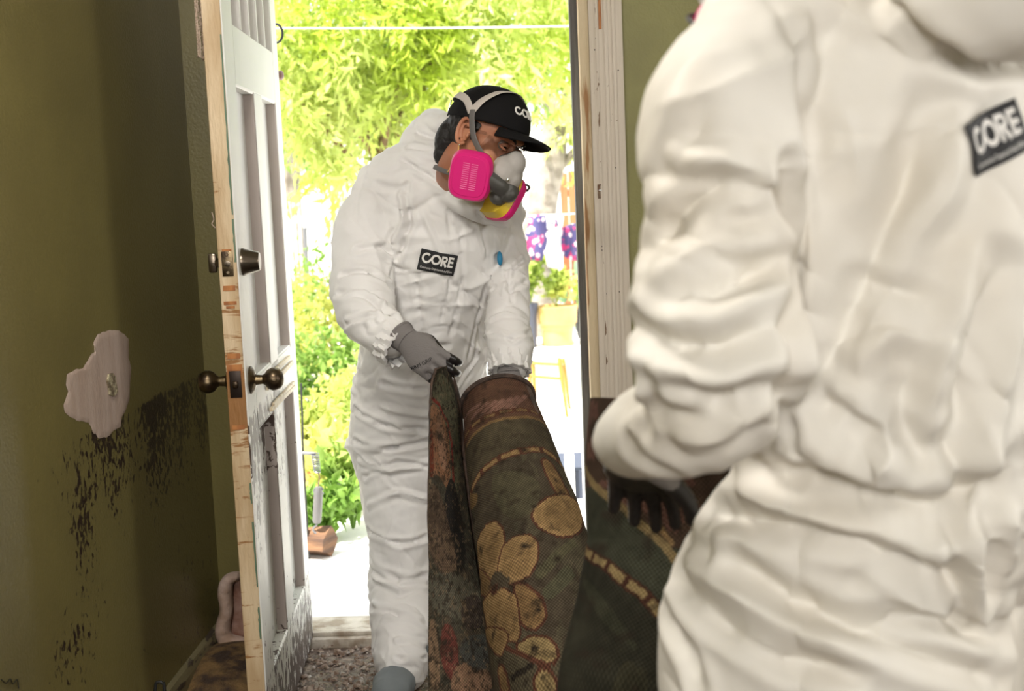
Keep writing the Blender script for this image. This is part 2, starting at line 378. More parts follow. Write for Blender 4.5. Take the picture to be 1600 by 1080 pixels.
# casing of the doorway, right side: jamb, weathered stop, fluted casing
woodw = mat('weathered_white_wood', (.60, .53, .44), .6, col2=(.53, .46, .37), nscale=9, thr=(.35, .7), stretch=(3, 1, .12), bump=.3, bscale=50)
mold_layer(woodw, 'mold', (.14, .075, .03), scale=34, stretch=(1.6, 1, .45))
peel = mat('peeling_cream_wood', (.56, .45, .29), .65, col2=(.30, .15, .055), nscale=13, thr=(.52, .58), stretch=(2, 2, .25), bump=.6, bscale=60)
greyw = mat('grey_weather_strip', (.17, .165, .15), .6, col2=(.09, .085, .08), nscale=12, stretch=(3, 3, .2), bump=.4, bscale=60)
def frame_piece(name, x0, x1, y0, y1, z1, m, mold=None):
    v, f = [], []; M_ = MB(); nz = 120
    M_.loft([((x0+x1)/2, (y0+y1)/2, z) for z in np.linspace(0, z1, nz)], (x1-x0)/2, (y1-y0)/2, U=(1, 0, 0), n=16, round_=False, sq=9)
    o = M_.build(name, m, None, kind='structure'); vv = np.array(M_.v)
    if mold is not None: attr_col(o, 'mold', mold(vv))
    return o
cas_m = lambda v: .27+.12*fbm(v*(8, 8, 5), 3)+.06*(v[:, 2] < 1.0)+.12*np.exp(-((v[:, 2]-1.62)/.08)**2)+.1*np.exp(-((v[:, 0]-.118)/.006)**2)
t1 = frame_piece('trim_1', .098, .196, FY-.018, FY, OH+.1, woodw, cas_m)
for xx, ww in ((.121, .0035), (.147, .005), (.170, .005)):
    mm = frame_piece('trim_ridge', xx-ww, xx+ww, FY-.0235, FY-.017, OH+.1, woodw, cas_m); mm.parent = t1; del mm['kind']
frame_piece('trim_2', OR-.018, .100, FY-.006, FY+WT, OH, peel)
frame_piece('trim_3', OR-.042, OR-.014, FY+.07, FY+WT+.03, OH, greyw)
frame_piece('trim_4', OL-.12, OL-.005, FY-.018, FY, OH+.1, basem)
frame_piece('trim_5', OL-.005, OL+.012, FY, FY+WT, OH, peel)
brassd = mat('aged_brass', (.20, .15, .085), .35, 1.0, col2=(.07, .05, .035), nscale=30, bump=.1, bscale=200)
rustm = mat('rusty_steel', (.12, .06, .03), .6, .6, col2=(.25, .2, .14), nscale=60)
sp = empty('strike_plate', at(938, 299, FY-.019), 'small rusty strike plate on the white door casing', 'strike plate')
c = at(938, 299, FY-.020)
MB().box(c, (.016, .004, .042), bev=.0015).build('plate', rustm, sp)
MB().box(c+(0, -.0022, .003), (.009, .003, .003)).build('lip', mat('steel_lip', (.5, .5, .48), .3, .9), sp)
for x, y in ((938, 289), (937, 308)): MB().lathe([(.003, 0), (.002, .002)], at(x, y, FY-.022), (0, -1, 0), n=10).build('screw', rustm, sp)
nm = mat('dark_nail', (.03, .02, .015), .5)
for x, y in ((931, 44), (931, 60), (949, 75), (949, 100), (948, 137), (948, 142), (949, 147), (929, 78), (962, 262), (941, 385), (941, 391), (968, 456), (947, 459), (948, 540), (966, 110), (950, 578)):
    p = at(x, y, FY-.0185); MB().lathe([(.0022, 0), (.0022, .0014), (.001, .002)], p, (0, -1, 0), n=8).build('nail', nm, t1, smooth=False)
orange = mat('bare_orange_wood', (.42, .17, .05), .7, col2=(.28, .1, .03), nscale=50, stretch=(1, 1, .3))
MB().box(at(937, 22, FY-.019), (.008, .004, .085), bev=.001).build('bare_wood_slot', orange, t1)
sill = mat('worn_sill', (.55, .50, .43), .6, col2=(.28, .22, .16), nscale=14, bump=.5, bscale=60)
MB().box(((OL+OR)/2, FY+WT/2+.02, .012), (OR-OL, WT+.06, .034), bev=.006).box(((OL+OR)/2, FY+.03, .036), (OR-OL, .03, .014), bev=.004).build('trim_6', sill, None, kind='structure')
# ------------------------------------------------------------------ the open door
HB = np.array((-.822, 3.895, 0.)); NB = np.array((-.756, 3.0, 0.)); DL = np.linalg.norm(HB-NB); dw = (HB-NB)/DL; dn = np.array((dw[1], -dw[0], 0.))
if dn[0] < 0: dn = -dn
DT = .044; DR = np.stack([dw, dn, np.array((0, 0, 1.))], 1)
def D(w_, t_, z_): return NB+dw*w_+dn*t_+np.array((0, 0, z_))
doorw = mat('white_door_paint', (.74, .73, .70), .42, col2=(.66, .68, .62), nscale=3.5, thr=(.4, .7), bump=.12, bscale=70, stretch=(1, 1, .5))
mold_layer(doorw, 'mold', (.07, .045, .035), scale=34, stretch=(1.2, 1.2, .7), rot=(0, radians(30), 0))
doorw_shaded = mat('shaded_door_paint', (.42, .36, .33), .5)  # door paint darkened: shade on the hinge-side reveals put into the colour
mold_layer(doorw_shaded, 'mold', (.07, .045, .035), scale=34)
doore = mat('bare_door_edge', (.58, .45, .29), .6, col2=(.44, .31, .17), nscale=9, stretch=(2, 2, .4), bump=.3, bscale=60)
mold_layer(doore, 'mold', (.26, .12, .035), scale=20, stretch=(.4, .4, 2.2), soft=.06)
edgeg = mat('green_paint_edge', (.10, .16, .10), .6)
glassy = mat('boarded_lite', (.55, .46, .42), .5, col2=(.46, .38, .34), nscale=30)
door = empty('door_1', NB, kind='structure')
Z0, Z1 = .02, 2.03
def dmold(v):
    z = v[:, 2]; w_ = (v-NB)@dw
    a = .17+.34*np.clip((.93-z)/.05, 0, 1)*np.clip(1-(.93-z)/.45, 0, 1)*np.clip(1.3-w_*1.6, .1, 1)
    a += .22*np.clip((.34-z)/.25, 0, 1)+.17*np.clip((.9-z)/.05, 0, 1)
    return a+.08*fbm(v*9, 6)
def dpiece(name, w0, w1, t0, t1, z0, z1, m=doorw, par=None, bev=.0025, mold=dmold):
    M_ = MB(); nz = max(2, int((z1-z0)/.03)); nw = max(2, int((w1-w0)/.05))
    # box with divided faces so that stored wear varies along it
    for (a, b, na, c0, fx) in ():
        pass
    bm = bmesh.new(); bmesh.ops.create_cube(bm, size=1)
    for q in bm.verts: q.co = Vector((q.co.x*(w1-w0), q.co.y*(t1-t0), q.co.z*(z1-z0)))
    if bev: bmesh.ops.bevel(bm, geom=bm.edges[:], offset=min(bev, (t1-t0)*.45), segments=1, affect='EDGES')
    for k_ in range(1, nz):
        zc = -(z1-z0)/2+(z1-z0)*k_/nz
        bmesh.ops.bisect_plane(bm, geom=bm.verts[:]+bm.edges[:]+bm.faces[:], plane_co=(0, 0, zc), plane_no=(0, 0, 1))
    for k_ in range(1, nw):
        xc = -(w1-w0)/2+(w1-w0)*k_/nw
        bmesh.ops.bisect_plane(bm, geom=bm.verts[:]+bm.edges[:]+bm.faces[:], plane_co=(xc, 0, 0), plane_no=(1, 0, 0))
    bm.verts.index_update(); c_ = D((w0+w1)/2, (t0+t1)/2, (z0+z1)/2)
    M_.add([c_+DR@np.array(q.co) for q in bm.verts], [[q.index for q in g.verts] for g in bm.faces]); bm.free()
    o = M_.build(name, m, par or door, smooth=False)
    if mold: attr_col(o, 'mold', mold(np.array(M_.v)))
    return o
W = DL; ST = .125; PA = (.135, .40); PB = (.53, .79)
dpiece('stile', .004, PA[0], -DT, 0, Z0, Z1); dpiece('stile', PB[1], W, -DT, 0, Z0, Z1)
dpiece('stile', PA[1], PB[0], -DT, 0, Z0+.2, 1.669)
dpiece('rail', PA[0], PB[1], -DT, 0, Z0, .222); dpiece('rail', PA[0], PB[1], -DT, 0, .83, .957)
dpiece('rail', PA[0], PB[1], -DT, 0, 1.667, 1.81); dpiece('rail', PA[0], PB[1], -DT, 0, 1.97, Z1)
for a, b in (PA, PB):
    for z0, z1 in ((.222, .83), (.957, 1.667)):
        dpiece('panel', a-.004, b+.004, -DT+.004, -.028, z0-.004, z1+.004)
        for q in range(4):                                           # bevelled moulding round each sunk panel
            P0 = [(a, z0), (b, z0), (b, z1), (a, z1)]; P1 = [(a+.004, z0+.004), (b-.004, z0+.004), (b-.004, z1-.004), (a+.004, z1-.004)]
            q2 = (q+1) % 4; M_ = MB(); vs = []
            n_ = 24
            for s_ in np.linspace(0, 1, n_):
                o0 = np.array(P0[q])*(1-s_)+np.array(P0[q2])*s_; o1 = np.array(P1[q])*(1-s_)+np.array(P1[q2])*s_
                vs += [D(o0[0], -.001, o0[1]), D(o1[0], -.003, o1[1]), D(o1[0], -.030, o1[1]), D(o0[0], -.030, o0[1])]
            fs = [(i*4+j, i*4+(j+1) % 4, i*4+4+(j+1) % 4, i*4+4+j) for i in range(n_-1) for j in range(4)]+[(0, 1, 2, 3), tuple((n_-1)*4+j for j in (3, 2, 1, 0))]
            M_.add(vs, fs); o = M_.build('moulding', doorw_shaded if q == 1 else doorw, door, smooth=False); attr_col(o, 'mold', dmold(np.array(M_.v)))
dpiece('lite_board', PA[0]-.01, PB[1]+.01, -DT+.006, -.030, 1.80, 1.98, glassy, mold=None)
for k_ in range(4):
    c_ = PA[0]+(PB[1]-PA[0])*(k_+1)/5; dpiece('muntin', c_-.006, c_+.006, -.030, 0, 1.81, 1.97, bev=.001)
def emold(v):
    z = v[:, 2]; return .35+.24*np.exp(-((z-.93)/.12)**2)+.16*np.exp(-((z-1.15)/.1)**2)+.05*(z < 1)+.06*fbm(v*12, 9)
dpiece('latch_edge', 0, .006, -DT-.001, -.003, Z0, Z1, doore, mold=emold, bev=.001)
for z_, h_ in ((1.62, .3), (1.43, .14), (1.30, .1), (.55, .16), (.38, .08), (.70, .05)):
    vs = [(z_+h_*t/10, (.0015+.002*random.random())) for t in range(-5, 6)]
    MB().prism([D(-.0006, -.004-w_*1.3, z) for z, w_ in vs]+[D(-.0006, -.003, z) for z, w_ in vs[::-1]], -dw*.0008).build('paint_run', edgeg, door, smooth=False)
for z_, w_, h_ in ((1.275, .022, .012), (1.19, .028, .012), (1.155, .03, .008), (1.145, .02, .006), (1.03, .03, .012), (1.0, .036, .02), (.985, .03, .03), (.86, .03, .01)):
    MB().box(D(-.0008, -.024, z_), (.0016, w_, h_), DR).build('bare_wood_notch', orange, door, smooth=False)
# deadbolt: plate, bolt, cylinder cone outside, thumb turn inside
zd, zk = 1.247, .963
nick = mat('dark_nickel', (.16, .13, .10), .28, 1.0, bump=.05, bscale=150)
mb = MB().box(D(-.0015, -.024, zd), (.003, .026, .058), DR, bev=.0012); dp = mb.build('deadbolt_plate', brassd, door)
MB().lathe([(.007, 0), (.007, .002), (.004, .0025)], D(-.003, -.024, zd), -dw, n=20).build('bolt', nick, dp)
for dz in (-.021, .021): MB().lathe([(.004, 0), (.0025, .0015)], D(-.003, -.024, zd+dz), -dw, n=12).build('screw', rustm, dp)
WK = .062
MB().lathe([(.033, 0), (.033, .004), (.031, .008), (.023, .038), (.021, .041), (.0, .0412)], D(WK, 0, zd), dn).build('deadbolt_cylinder', nick, door)
tt_ = MB().lathe([(.030, 0), (.028, .006), (.012, .012), (.009, .02)], D(WK, -DT, zd), -dn).build('thumb_turn', nick, door)
MB().box(D(WK, -DT-.026, zd), (.014, .02, .046), DR, bev=.005).build('turn_lever', nick, tt_)
MB().box(D(-.0015, -.024, zk), (.003, .028, .064), DR, bev=.0015).build('latch_plate', mat('dark_latch_plate', (.035, .025, .02), .4, .8), door)
MB().box(D(-.006, -.024, zk), (.012, .014, .018), DR, bev=.005).build('latch', brassd, door)
knobp = [(.033, 0), (.034, .004), (.024, .011), (.013, .014), (.011, .030), (.015, .036), (.023, .042), (.0275, .052), (.0275, .062), (.023, .072), (.014, .078), (.006, .0795), (0, .080)]
for s_, t0 in ((1, 0), (-1, -DT)): MB().lathe(knobp, D(WK, t0, zk), dn*s_, n=40).build('door_knob', brassd, door)
# loose moulding nailed aslant by the knob
cream = mat('cream_moulding', (.72, .62, .44), .55, col2=(.5, .36, .2), nscale=40, thr=(.55, .65))
for (x0, y0, x1, y1, r_) in ((420, 588, 452, 558, .006), (418, 606, 457, 566, .007), (424, 640, 460, 604, .006), (427, 632, 459, 598, .005)):
    def onface(x, y):
        d = ray(x, y); t = ((NB-CE)@dn+.004)/(d@dn); return CE+d*t
    p0, p1 = onface(x0, y0), onface(x1, y1); MB().loft([p0, p1], r_, .004, U=np.cross((p1-p0)/np.linalg.norm(p1-p0), dn), n=8, round_=False, sq=5).build('loose_moulding', cream, door)
for z_ in (.25, 1.05, 1.82): MB().lathe([(.005, -.045), (.005, .045)], HB-dn*.03+(0, 0, z_), (0, 0, 1), n=12).build('hinge', brassd, door)
# ------------------------------------------------------------------ lace curtain hanging on the door's inner side
lacem = mat('beige_lace', (.55, .42, .33), .8)
lc = empty('lace_curtain', D(.03, -DT-.03, 2.0), 'beige lace curtain end hanging behind the top of the white door', 'curtain')
def laceP(s_, z_): return D(.012+.10*s_, -DT-.012-.008*sin(s_*11), z_)+np.array((0, 0, 0))
rod = MB().loft([D(.0, -DT-.02, 2.0), D(.85, -DT-.02, 2.0)], .005, n=10).build('rod', nick, lc)
mb = MB()
for i in range(7):
    for j in range(22):
        s0 = (i+.5)/7; zc = 1.735+j*.013; r_ = .0062; ph = random.random()*6
        pts = [laceP(s0+(r_*(1+.2*sin(3*a+ph))*cos(a))*9*.7, zc+r_*1.15*sin(a)) for a in np.linspace(0, 2*pi*.95, 11)]
        mb.loft(pts, .0011, n=4, round_=False)
for j in range(0, 14): mb.loft([laceP(s_, 1.728+j*.021+.006*sin(s_*17+j)) for s_ in np.linspace(0, 1, 18)], .0009, n=4, round_=False)
for i in range(5): mb.loft([laceP(i/4+.03*sin(z_*60), z_) for z_ in np.linspace(1.722, 2.0, 22)], .001, n=4, round_=False)
mb.loft([laceP(s_, 1.722+.005*abs(sin(s_*22))) for s_ in np.linspace(0, 1, 40)], .0022, n=5, round_=False)
mb.build('lace_net', lacem, lc, kind='stuff')
tube('lace_cord', [at(331, 332, 3.35), at(334, 343, 3.35), at(331, 350, 3.35), at(336, 356, 3.35)], .0015, lacem, lc)
# ================================================================== OUTSIDE
GZ = -.1
conc = mat('sunlit_concrete', (.80, .78, .74), .85, col2=(.70, .68, .64), nscale=2.5, bump=.3, bscale=40)
MB().box((2.0, 13.3, GZ-.1), (7.4, 18.4, .2)).build('patio', conc, smooth=False, kind='structure')
soil = mat('garden_soil', (.62, .54, .42), .95, col2=(.78, .74, .62), nscale=9, bump=1, bscale=30)
MB().box((-6.7, 13.3, GZ-.1), (10, 18.4, .2)).build('garden_ground', soil, smooth=False, kind='structure')
extw = mat('pale_exterior_wall', (.82, .81, .78), .85, bump=.3, bscale=50)
MB().box((-.3, 19, 1.0), (17, .2, 2.3)).build('wall_far', extw, smooth=False, kind='structure')
step = MB().box((-.3, 4.42, -.055), (2.4, .6, .09), bev=.01).build('trim_7', conc, None, kind='structure')
def leaves(P, Dr, L, Wd, droop=0, seed=0):
    """lance-shaped folded leaves, 4 triangles each, as arrays"""
    n = len(P); rs = np.random.RandomState(seed)
    Dr = Dr/np.linalg.norm(Dr, axis=1)[:, None]; s = rs.normal(size=(n, 3)); s -= Dr*np.sum(s*Dr, 1)[:, None]; s /= np.linalg.norm(s, axis=1)[:, None]
    nn = np.cross(Dr, s); L = L*(.7+.6*rs.rand(n))[:, None]; Wd = Wd*(.7+.6*rs.rand(n))[:, None]
    p0 = P; p1 = P+Dr*L*.4+s*Wd/2+nn*Wd*.2; p2 = P+Dr*L*.4-s*Wd/2+nn*Wd*.2; p3 = P+Dr*L*.42; p4 = P+Dr*L-nn*L*droop
    v = np.stack([p0, p1, p2, p3, p4], 1).reshape(-1, 3); b = np.arange(n)*5
    f = np.concatenate([np.stack([b, b+1, b+3], 1), np.stack([b, b+3, b+2], 1), np.stack([b+1, b+4, b+3], 1), np.stack([b+3, b+4, b+2], 1)])
    return v, f
def leafmesh(name, v, f, m, parent, **t):
    me = bpy.data.meshes.new(name); me.vertices.add(len(v)); me.vertices.foreach_set('co', v.astype(np.float32).ravel())
    me.loops.add(len(f)*3); me.loops.foreach_set('vertex_index', f.astype(np.int32).ravel()); me.polygons.add(len(f))
    me.polygons.foreach_set('loop_start', np.arange(len(f), dtype=np.int32)*3); me.polygons.foreach_set('loop_total', np.full(len(f), 3, np.int32))
    me.materials.append(m); me.update(calc_edges=True); me.validate(); o = bpy.data.objects.new(name, me); put(o, parent); return tag(o, **t)
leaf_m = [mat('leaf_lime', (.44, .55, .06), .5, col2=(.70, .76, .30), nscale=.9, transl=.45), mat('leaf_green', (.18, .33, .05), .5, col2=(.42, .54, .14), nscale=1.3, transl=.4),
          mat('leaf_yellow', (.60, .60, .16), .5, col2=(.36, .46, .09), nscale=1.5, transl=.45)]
bark = mat('grey_bark', (.34, .30, .26), .9, col2=(.20, .17, .14), nscale=8, bump=1, bscale=30)
barkb = mat('brown_bark', (.27, .17, .10), .9, col2=(.16, .10, .06), nscale=12, bump=1, bscale=30)
def crown(name, parent, blobs, m, L=.09, Wd=.022, per=900, seed=1):
    rs = np.random.RandomState(seed); P = []; Dd = []
    for (x, y, Y, rx, ry, rz, k) in blobs:
        c_ = at(x, y, Y); n = int(per*k); ns = max(3, n//28)
        d = rs.normal(size=(ns, 3)); d /= np.linalg.norm(d, axis=1)[:, None]; tip = c_+d*np.array((rx, rz, ry))*(.35+.65*rs.rand(ns)[:, None]**.5)
        for t_ in tip:                                   # each spray: a short drooping twig with leaves along it
            dd = (t_-c_)/(np.linalg.norm(t_-c_)+1e-6)+rs.normal(size=3)*.4; dd[2] -= .25; dd /= np.linalg.norm(dd)
            s_ = rs.rand(28)[:, None]; pos = t_+dd*(s_-.5)*.42+np.array((0, 0, -.14))*s_**2+rs.normal(size=(28, 3))*.035
            ld = dd+rs.normal(size=(28, 3))*.75; ld[:, 2] -= .35; P.append(pos); Dd.append(ld)
    v, f = leaves(np.concatenate(P), np.concatenate(Dd), L, Wd, .15, seed)
    return leafmesh(name, v, f, m, parent, kind='stuff')
def limb(name, parent, pts, r0, r1, m):
    k = len(pts); return MB().loft([at(*p) for p in pts], np.linspace(r0, r1, k), n=10, sub=5).build(name, m, parent)
# tree with many thin stems, seen over the worker's shoulder
t1_ = empty('leafy_tree', at(585, 480, 9)*(1, 1, 0)+(0, 0, GZ), 'lime green many-stemmed leafy tree filling the top of the doorway', 'tree')
b0 = at(585, 480, 9); g0 = (b0[0], b0[1], GZ)
MB().loft([g0, b0, at(600, 330, 9), at(592, 262, 9)], (.13, .10, .075, .06), n=12, sub=4).build('trunk', barkb, t1_)
for pts, r in (([(592, 262, 9), (575, 215, 9), (545, 170, 9), (515, 120, 8.9)], .04), ([(600, 300, 9), (560, 260, 8.8), (510, 205, 8.7), (470, 160, 8.6)], .03),
               ([(592, 262, 9), (600, 215, 9), (612, 160, 9), (640, 100, 9)], .04), ([(598, 280, 9), (618, 220, 9.2), (625, 180, 9.2), (690, 110, 9.3)], .03),
               ([(600, 330, 9), (570, 300, 8.7), (530, 268, 8.6), (490, 225, 8.5)], .018), ([(592, 262, 9), (588, 200, 9.1), (570, 140, 9.2), (575, 60, 9.3)], .035),
               ([(580, 230, 9), (550, 205, 8.8), (525, 190, 8.8), (480, 150, 8.7)], .015), ([(600, 215, 9), (590, 180, 9), (620, 130, 9), (760, 60, 9.4)], .025)):
    limb('branch', t1_, pts, r, r*.35, barkb)
crown('foliage', t1_, [(470, 60, 8.6, .5, .45, .6, 1.3), (455, 180, 8.6, .28, .35, .4, .8), (520, 10, 9, .7, .5, .7, 1.6), (600, 60, 9, .7, .5, .8, 2), (700, 20, 9.2, .7, .5, .8, 1.8), (800, 20, 9.4, .6, .4, .8, 1.3),
      (560, 140, 9.1, .55, .35, .6, 1.5), (690, 110, 9.2, .6, .35, .6, 1.4), (640, 165, 9.3, .4, .25, .5, .7), (600, -80, 9, 1.2, .5, 1.1, 2), (780, -60, 9.3, 1.0, .5, 1, 1.4), (880, 60, 9.6, .4, .5, .6, .7), (500, 240, 8.5, .18, .15, .2, .2), (540, 255, 8.6, .2, .1, .2, .25)], leaf_m[0], seed=3, L=.12, Wd=.030)
crown('green_foliage', t1_, [(500, 110, 9.4, .6, .4, .5, 1.2), (640, 110, 9.7, .8, .4, .5, 1.2), (740, 80, 9.8, .7, .4, .5, .8), (590, 195, 9.4, .4, .2, .4, .5), (450, 120, 9.2, .3, .5, .4, .8)], leaf_m[1], seed=4, L=.12, Wd=.028)  # darker green leaves, mostly set further back in the crown
t2_ = empty('forked_tree', at(845, 500, 13)*(1, 1, 0)+(0, 0, GZ), 'pale grey forked tree trunk rising right of the black cap', 'tree')
b0 = at(838, 420, 13)
MB().loft([(b0[0], 13, GZ), at(838, 420, 13), at(846, 320, 13), at(862, 250, 13), at(868, 190, 13)], (.22, .18, .16, .14, .12), n=14, sub=4).build('trunk', bark, t2_)
limb('branch', t2_, [(868, 195, 13), (858, 160, 13), (846, 130, 13), (838, 80, 13)], .09, .04, bark)
limb('branch', t2_, [(866, 200, 13), (884, 160, 13), (900, 125, 13), (925, 60, 13)], .10, .04, bark)
limb('branch', t2_, [(850, 300, 13), (885, 250, 13), (915, 215, 13)], .05, .03, bark)
crown('foliage', t2_, [(850, 60, 13.4, .7, .7, .7, 1.2), (790, 110, 13.6, .6, .4, .6, .7), (905, 110, 13, .4, .7, .6, .8), (905, 195, 13, .25, .3, .4, .4), (900, 20, 13, .6, .6, .6, .8)], leaf_m[0], seed=7, L=.13, Wd=.04)
t3_ = empty('distant_tree', at(480, 350, 16.5)*(1, 1, 0)+(0, 0, GZ), 'pale distant tree seen low between the white door and the leafy tree', 'tree')
b0 = at(455, 360, 16.5); MB().loft([(b0[0], 16.5, GZ), b0, at(455, 200, 16.5)], (.2, .16, .1), n=10, sub=3).build('trunk', bark, t3_)
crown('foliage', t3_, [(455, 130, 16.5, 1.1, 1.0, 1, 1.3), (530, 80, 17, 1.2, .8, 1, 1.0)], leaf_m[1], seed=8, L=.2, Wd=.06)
# overhead wire
plas = mat('white_plastic', (.8, .8, .8), .4)
tag(MB().loft([at(380, 44, 6.5), at(660, 44, 6.5), at(960, 40, 6.5)], .004, n=8, sub=6).build('overhead_wire', plas), 'thin pale wire strung across the yard in front of the leafy tree', 'wire')
# fences
orangef = mat('orange_fence_board', (.24, .085, .03), .8, col2=(.32, .14, .06), nscale=6, stretch=(1, 1, .2)); pale = mat('white_picket', (.75, .72, .68), .8)
def fence(name, x0, x1, yt, yb, Y, n, m, label, gap=.006):
    e = empty(name, at((x0+x1)/2, yb, Y)*(1, 1, 0)+(0, 0, GZ), label, 'fence'); a = at(x0, yt, Y); b = at(x1, yt, Y); top_ = a[2]
    for i in range(n):
        xa = a[0]+(b[0]-a[0])*i/n; xb = a[0]+(b[0]-a[0])*(i+1)/n
        h = top_+RNG.uniform(-.03, .03)-GZ; MB().box(((xa+xb)/2, Y+RNG.uniform(-.006, .006), GZ+h/2), (xb-xa-gap, .02, h), bev=.004).build('board', m, e, smooth=False)
    for z in (GZ+.35, top_-.25): MB().box(((a[0]+b[0])/2, Y+.03, z), (b[0]-a[0], .04, .08)).build('rail', m, e, smooth=False)
    return e
fence('board_fence', 874, 925, 268, 328, 15, 4, orangef, 'tall orange-brown board fence end beside the grey weather strip')
fence('low_board_fence', 833, 862, 303, 328, 15.4, 3, orangef, 'shorter orange-brown board fence piece left of the tall one')
fence('picket_fence', 440, 600, 312, 400, 16.0, 22, pale, 'pale picket fence far back left, seen past the white door', .03)
# wash line with garments
gl = mat('flower_cloth', (.42, .05, .16), .8, col2=(.06, .05, .14), nscale=11, thr=(.46, .52)); 
def flowercloth():
    m = mat('flower_print', (.50, .04, .16), .8, col2=(.07, .06, .18), nscale=10, thr=(.46, .5)); nt = m.node_tree; L = nt.links; b = nt.nodes['Principled BSDF']
    src = b.inputs['Base Color'].links[0].from_socket; vr = nd(nt, 'ShaderNodeTexVoronoi'); vr.inputs['Scale'].default_value = 15
    tc = nd(nt, 'ShaderNodeTexCoord'); L.new(tc.outputs['Object'], vr.inputs['Vector']); r = nd(nt, 'ShaderNodeMapRange'); r.inputs['From Min'].default_value = .38; r.inputs['From Max'].default_value = .3
    L.new(vr.outputs['Distance'], r.inputs[0]); x = nd(nt, 'ShaderNodeMix', data_type='RGBA'); L.new(r.outputs[0], x.inputs['Factor']); L.new(src, x.inputs[6]); x.inputs[7].default_value = (.75, .6, .66, 1)
    L.new(x.outputs[2], b.inputs['Base Color']); return m
fm = flowercloth()
LY = 11.0
wl = tag(MB().loft([at(760, 338, LY), at(860, 336, LY), at(960, 330, LY)], .005, n=8, sub=5).build('wash_line', plas), 'thin wash line carrying the flowered clothes', 'line')
def garment(name, poly, label, m):
    c_ = np.array([at(x, y, LY) for x, y in poly]); bm = bmesh.new(); vs = [bm.verts.new(V(p)) for p in c_]; bm.faces.new(vs)
    bmesh.ops.triangulate(bm, faces=bm.faces[:]); bmesh.ops.subdivide_edges(bm, edges=bm.edges[:], cuts=5, use_grid_fill=True)
    for q in bm.verts: q.co.y += .035*sin(q.co.x*38)+.02*sin(q.co.z*9+q.co.x*12)
    bm.verts.index_update(); v = [tuple(q.co) for q in bm.verts]; f = [[q.index for q in g.verts] for g in bm.faces]; bm.free()
    o = mk(name, v, f, m); s_ = o.modifiers.new('s', 'SOLIDIFY'); s_.thickness = .006
    return tag(o, label, 'garment')
garment('flowered_shirt', [(828, 337), (850, 334), (871, 343), (873, 352), (862, 360), (855, 372), (851, 395), (846, 407), (822, 406), (820, 372)], 'purple and pink flowered shirt on the wash line, left one beside the white sleeve', fm)
garment('flowered_blouse', [(876, 357), (895, 349), (925, 345), (930, 400), (905, 395), (902, 408), (884, 404), (877, 395)], 'red and purple flowered blouse on the wash line, right one beside the door frame', fm)
garment('white_cloth', [(852, 336), (880, 338), (876, 372), (874, 420), (856, 418), (851, 395), (858, 368), (868, 352)], 'plain white cloth hanging between the two flowered garments', plas)
# pots and plants to the right
terr = mat('yellow_glazed_pot', (.66, .44, .15), .55, col2=(.5, .32, .11), nscale=5)
terr2 = mat('terracotta', (.50, .19, .09), .8, col2=(.4, .15, .07), nscale=9)
def pot(name, x, yb, Y, prof, m, label):
    c_ = at(x, yb, Y); c_[2] = GZ; e = empty(name, c_, label, 'pot'); MB().lathe(prof, c_, n=32).build('body', m, e); 
    R_ = prof[-1][0]; h = prof[-1][1]; MB().lathe([(R_*.9, h-.04), (R_*.86, h-.02), (.01, h-.015)], c_).build('soil', soil, e); return e, c_
PY = 12.1; u = PY/FPX
e, c_ = pot('yellow_planter', 871, 523, PY, [(24*u, 0), (25*u, .12), (25*u, 26*u), (28*u, 30*u), (28*u, 33*u), (31*u, 36*u), (32*u, 56*u), (33*u, 62*u), (30*u, 63*u), (29*u, 60*u)], terr, 'large pale yellow urn planter on the sunny patio')
_, c2 = pot('dark_pot', 912, 516, 12.6, [(10*u, 0), (16*u, 38*u), (18*u, 46*u), (17*u, 48*u)], blackm, 'dark round plant pot right of the yellow urn'); 
bluem = mat('blue_grey_pot', (.06, .065, .09), .5)
_, c3 = pot('tall_dark_pot', 830, 523, 12.0, [(8*u, 0), (10*u, 50*u), (13*u, 68*u), (12*u, 70*u)], bluem, 'tall blue-grey plant pot left of the yellow urn')
def plant(name, c0, h, r, n, L, Wd, m, label, seed, stems=6, up=.6):
    e = empty(name, c0, label, 'plant'); rs = np.random.RandomState(seed); P = []; Dd = []
    c0 = np.array(c0, float)
    for s_ in range(stems):
        a = rs.rand()*6.28; q = rs.rand()**.5; end = c0+np.array((cos(a)*r*q, sin(a)*r*q*.8, h*(.65+.35*rs.rand()))); mid = (c0+end)/2+np.array((0, 0, h*.12)); pts = [c0+(end-c0)*.02, mid, end]
        MB().loft(pts, (.006*h+.003, .004, .002), n=6, sub=3).build('stem', leaf_m[1], e)
        k = n//stems; t = .2+.8*rs.rand(k)[:, None]; p = (1-t)**2*pts[0]+2*t*(1-t)*(2*mid-.5*pts[0]-.5*end)+t*t*end
        P.append(p+rs.normal(size=(k, 3))*r*.13); d = rs.normal(size=(k, 3))*.8; d[:, 2] += up; Dd.append(d)
    v, f = leaves(np.concatenate(P), np.concatenate(Dd), L, Wd, .2, seed); leafmesh('leaves', v, f, m, e, kind='stuff'); return e
plant('planter_plant', (c_[0], c_[1], GZ+60*u), .34, .17, 240, .09, .04, leaf_m[2], 'yellow-green plant growing in the pale yellow urn', 21)
plant('potted_plant', (c2[0], c2[1], GZ+46*u), .3, .17, 200, .09, .04, leaf_m[0], 'bright green plant spilling from the dark round pot', 22)
plant('potted_shrub', (c3[0], c3[1], GZ+68*u), .5, .17, 260, .10, .045, leaf_m[2], 'yellow-flowering shrub in the tall blue-grey pot', 23)
cac = empty('cactus', at(903, 470, 12.9)*(1, 1, 0)+(0, 0, GZ), 'grey-green paddle cactus between the clothes and the yellow urn', 'plant')
cacm = mat('cactus_green', (.16, .30, .16), .6)
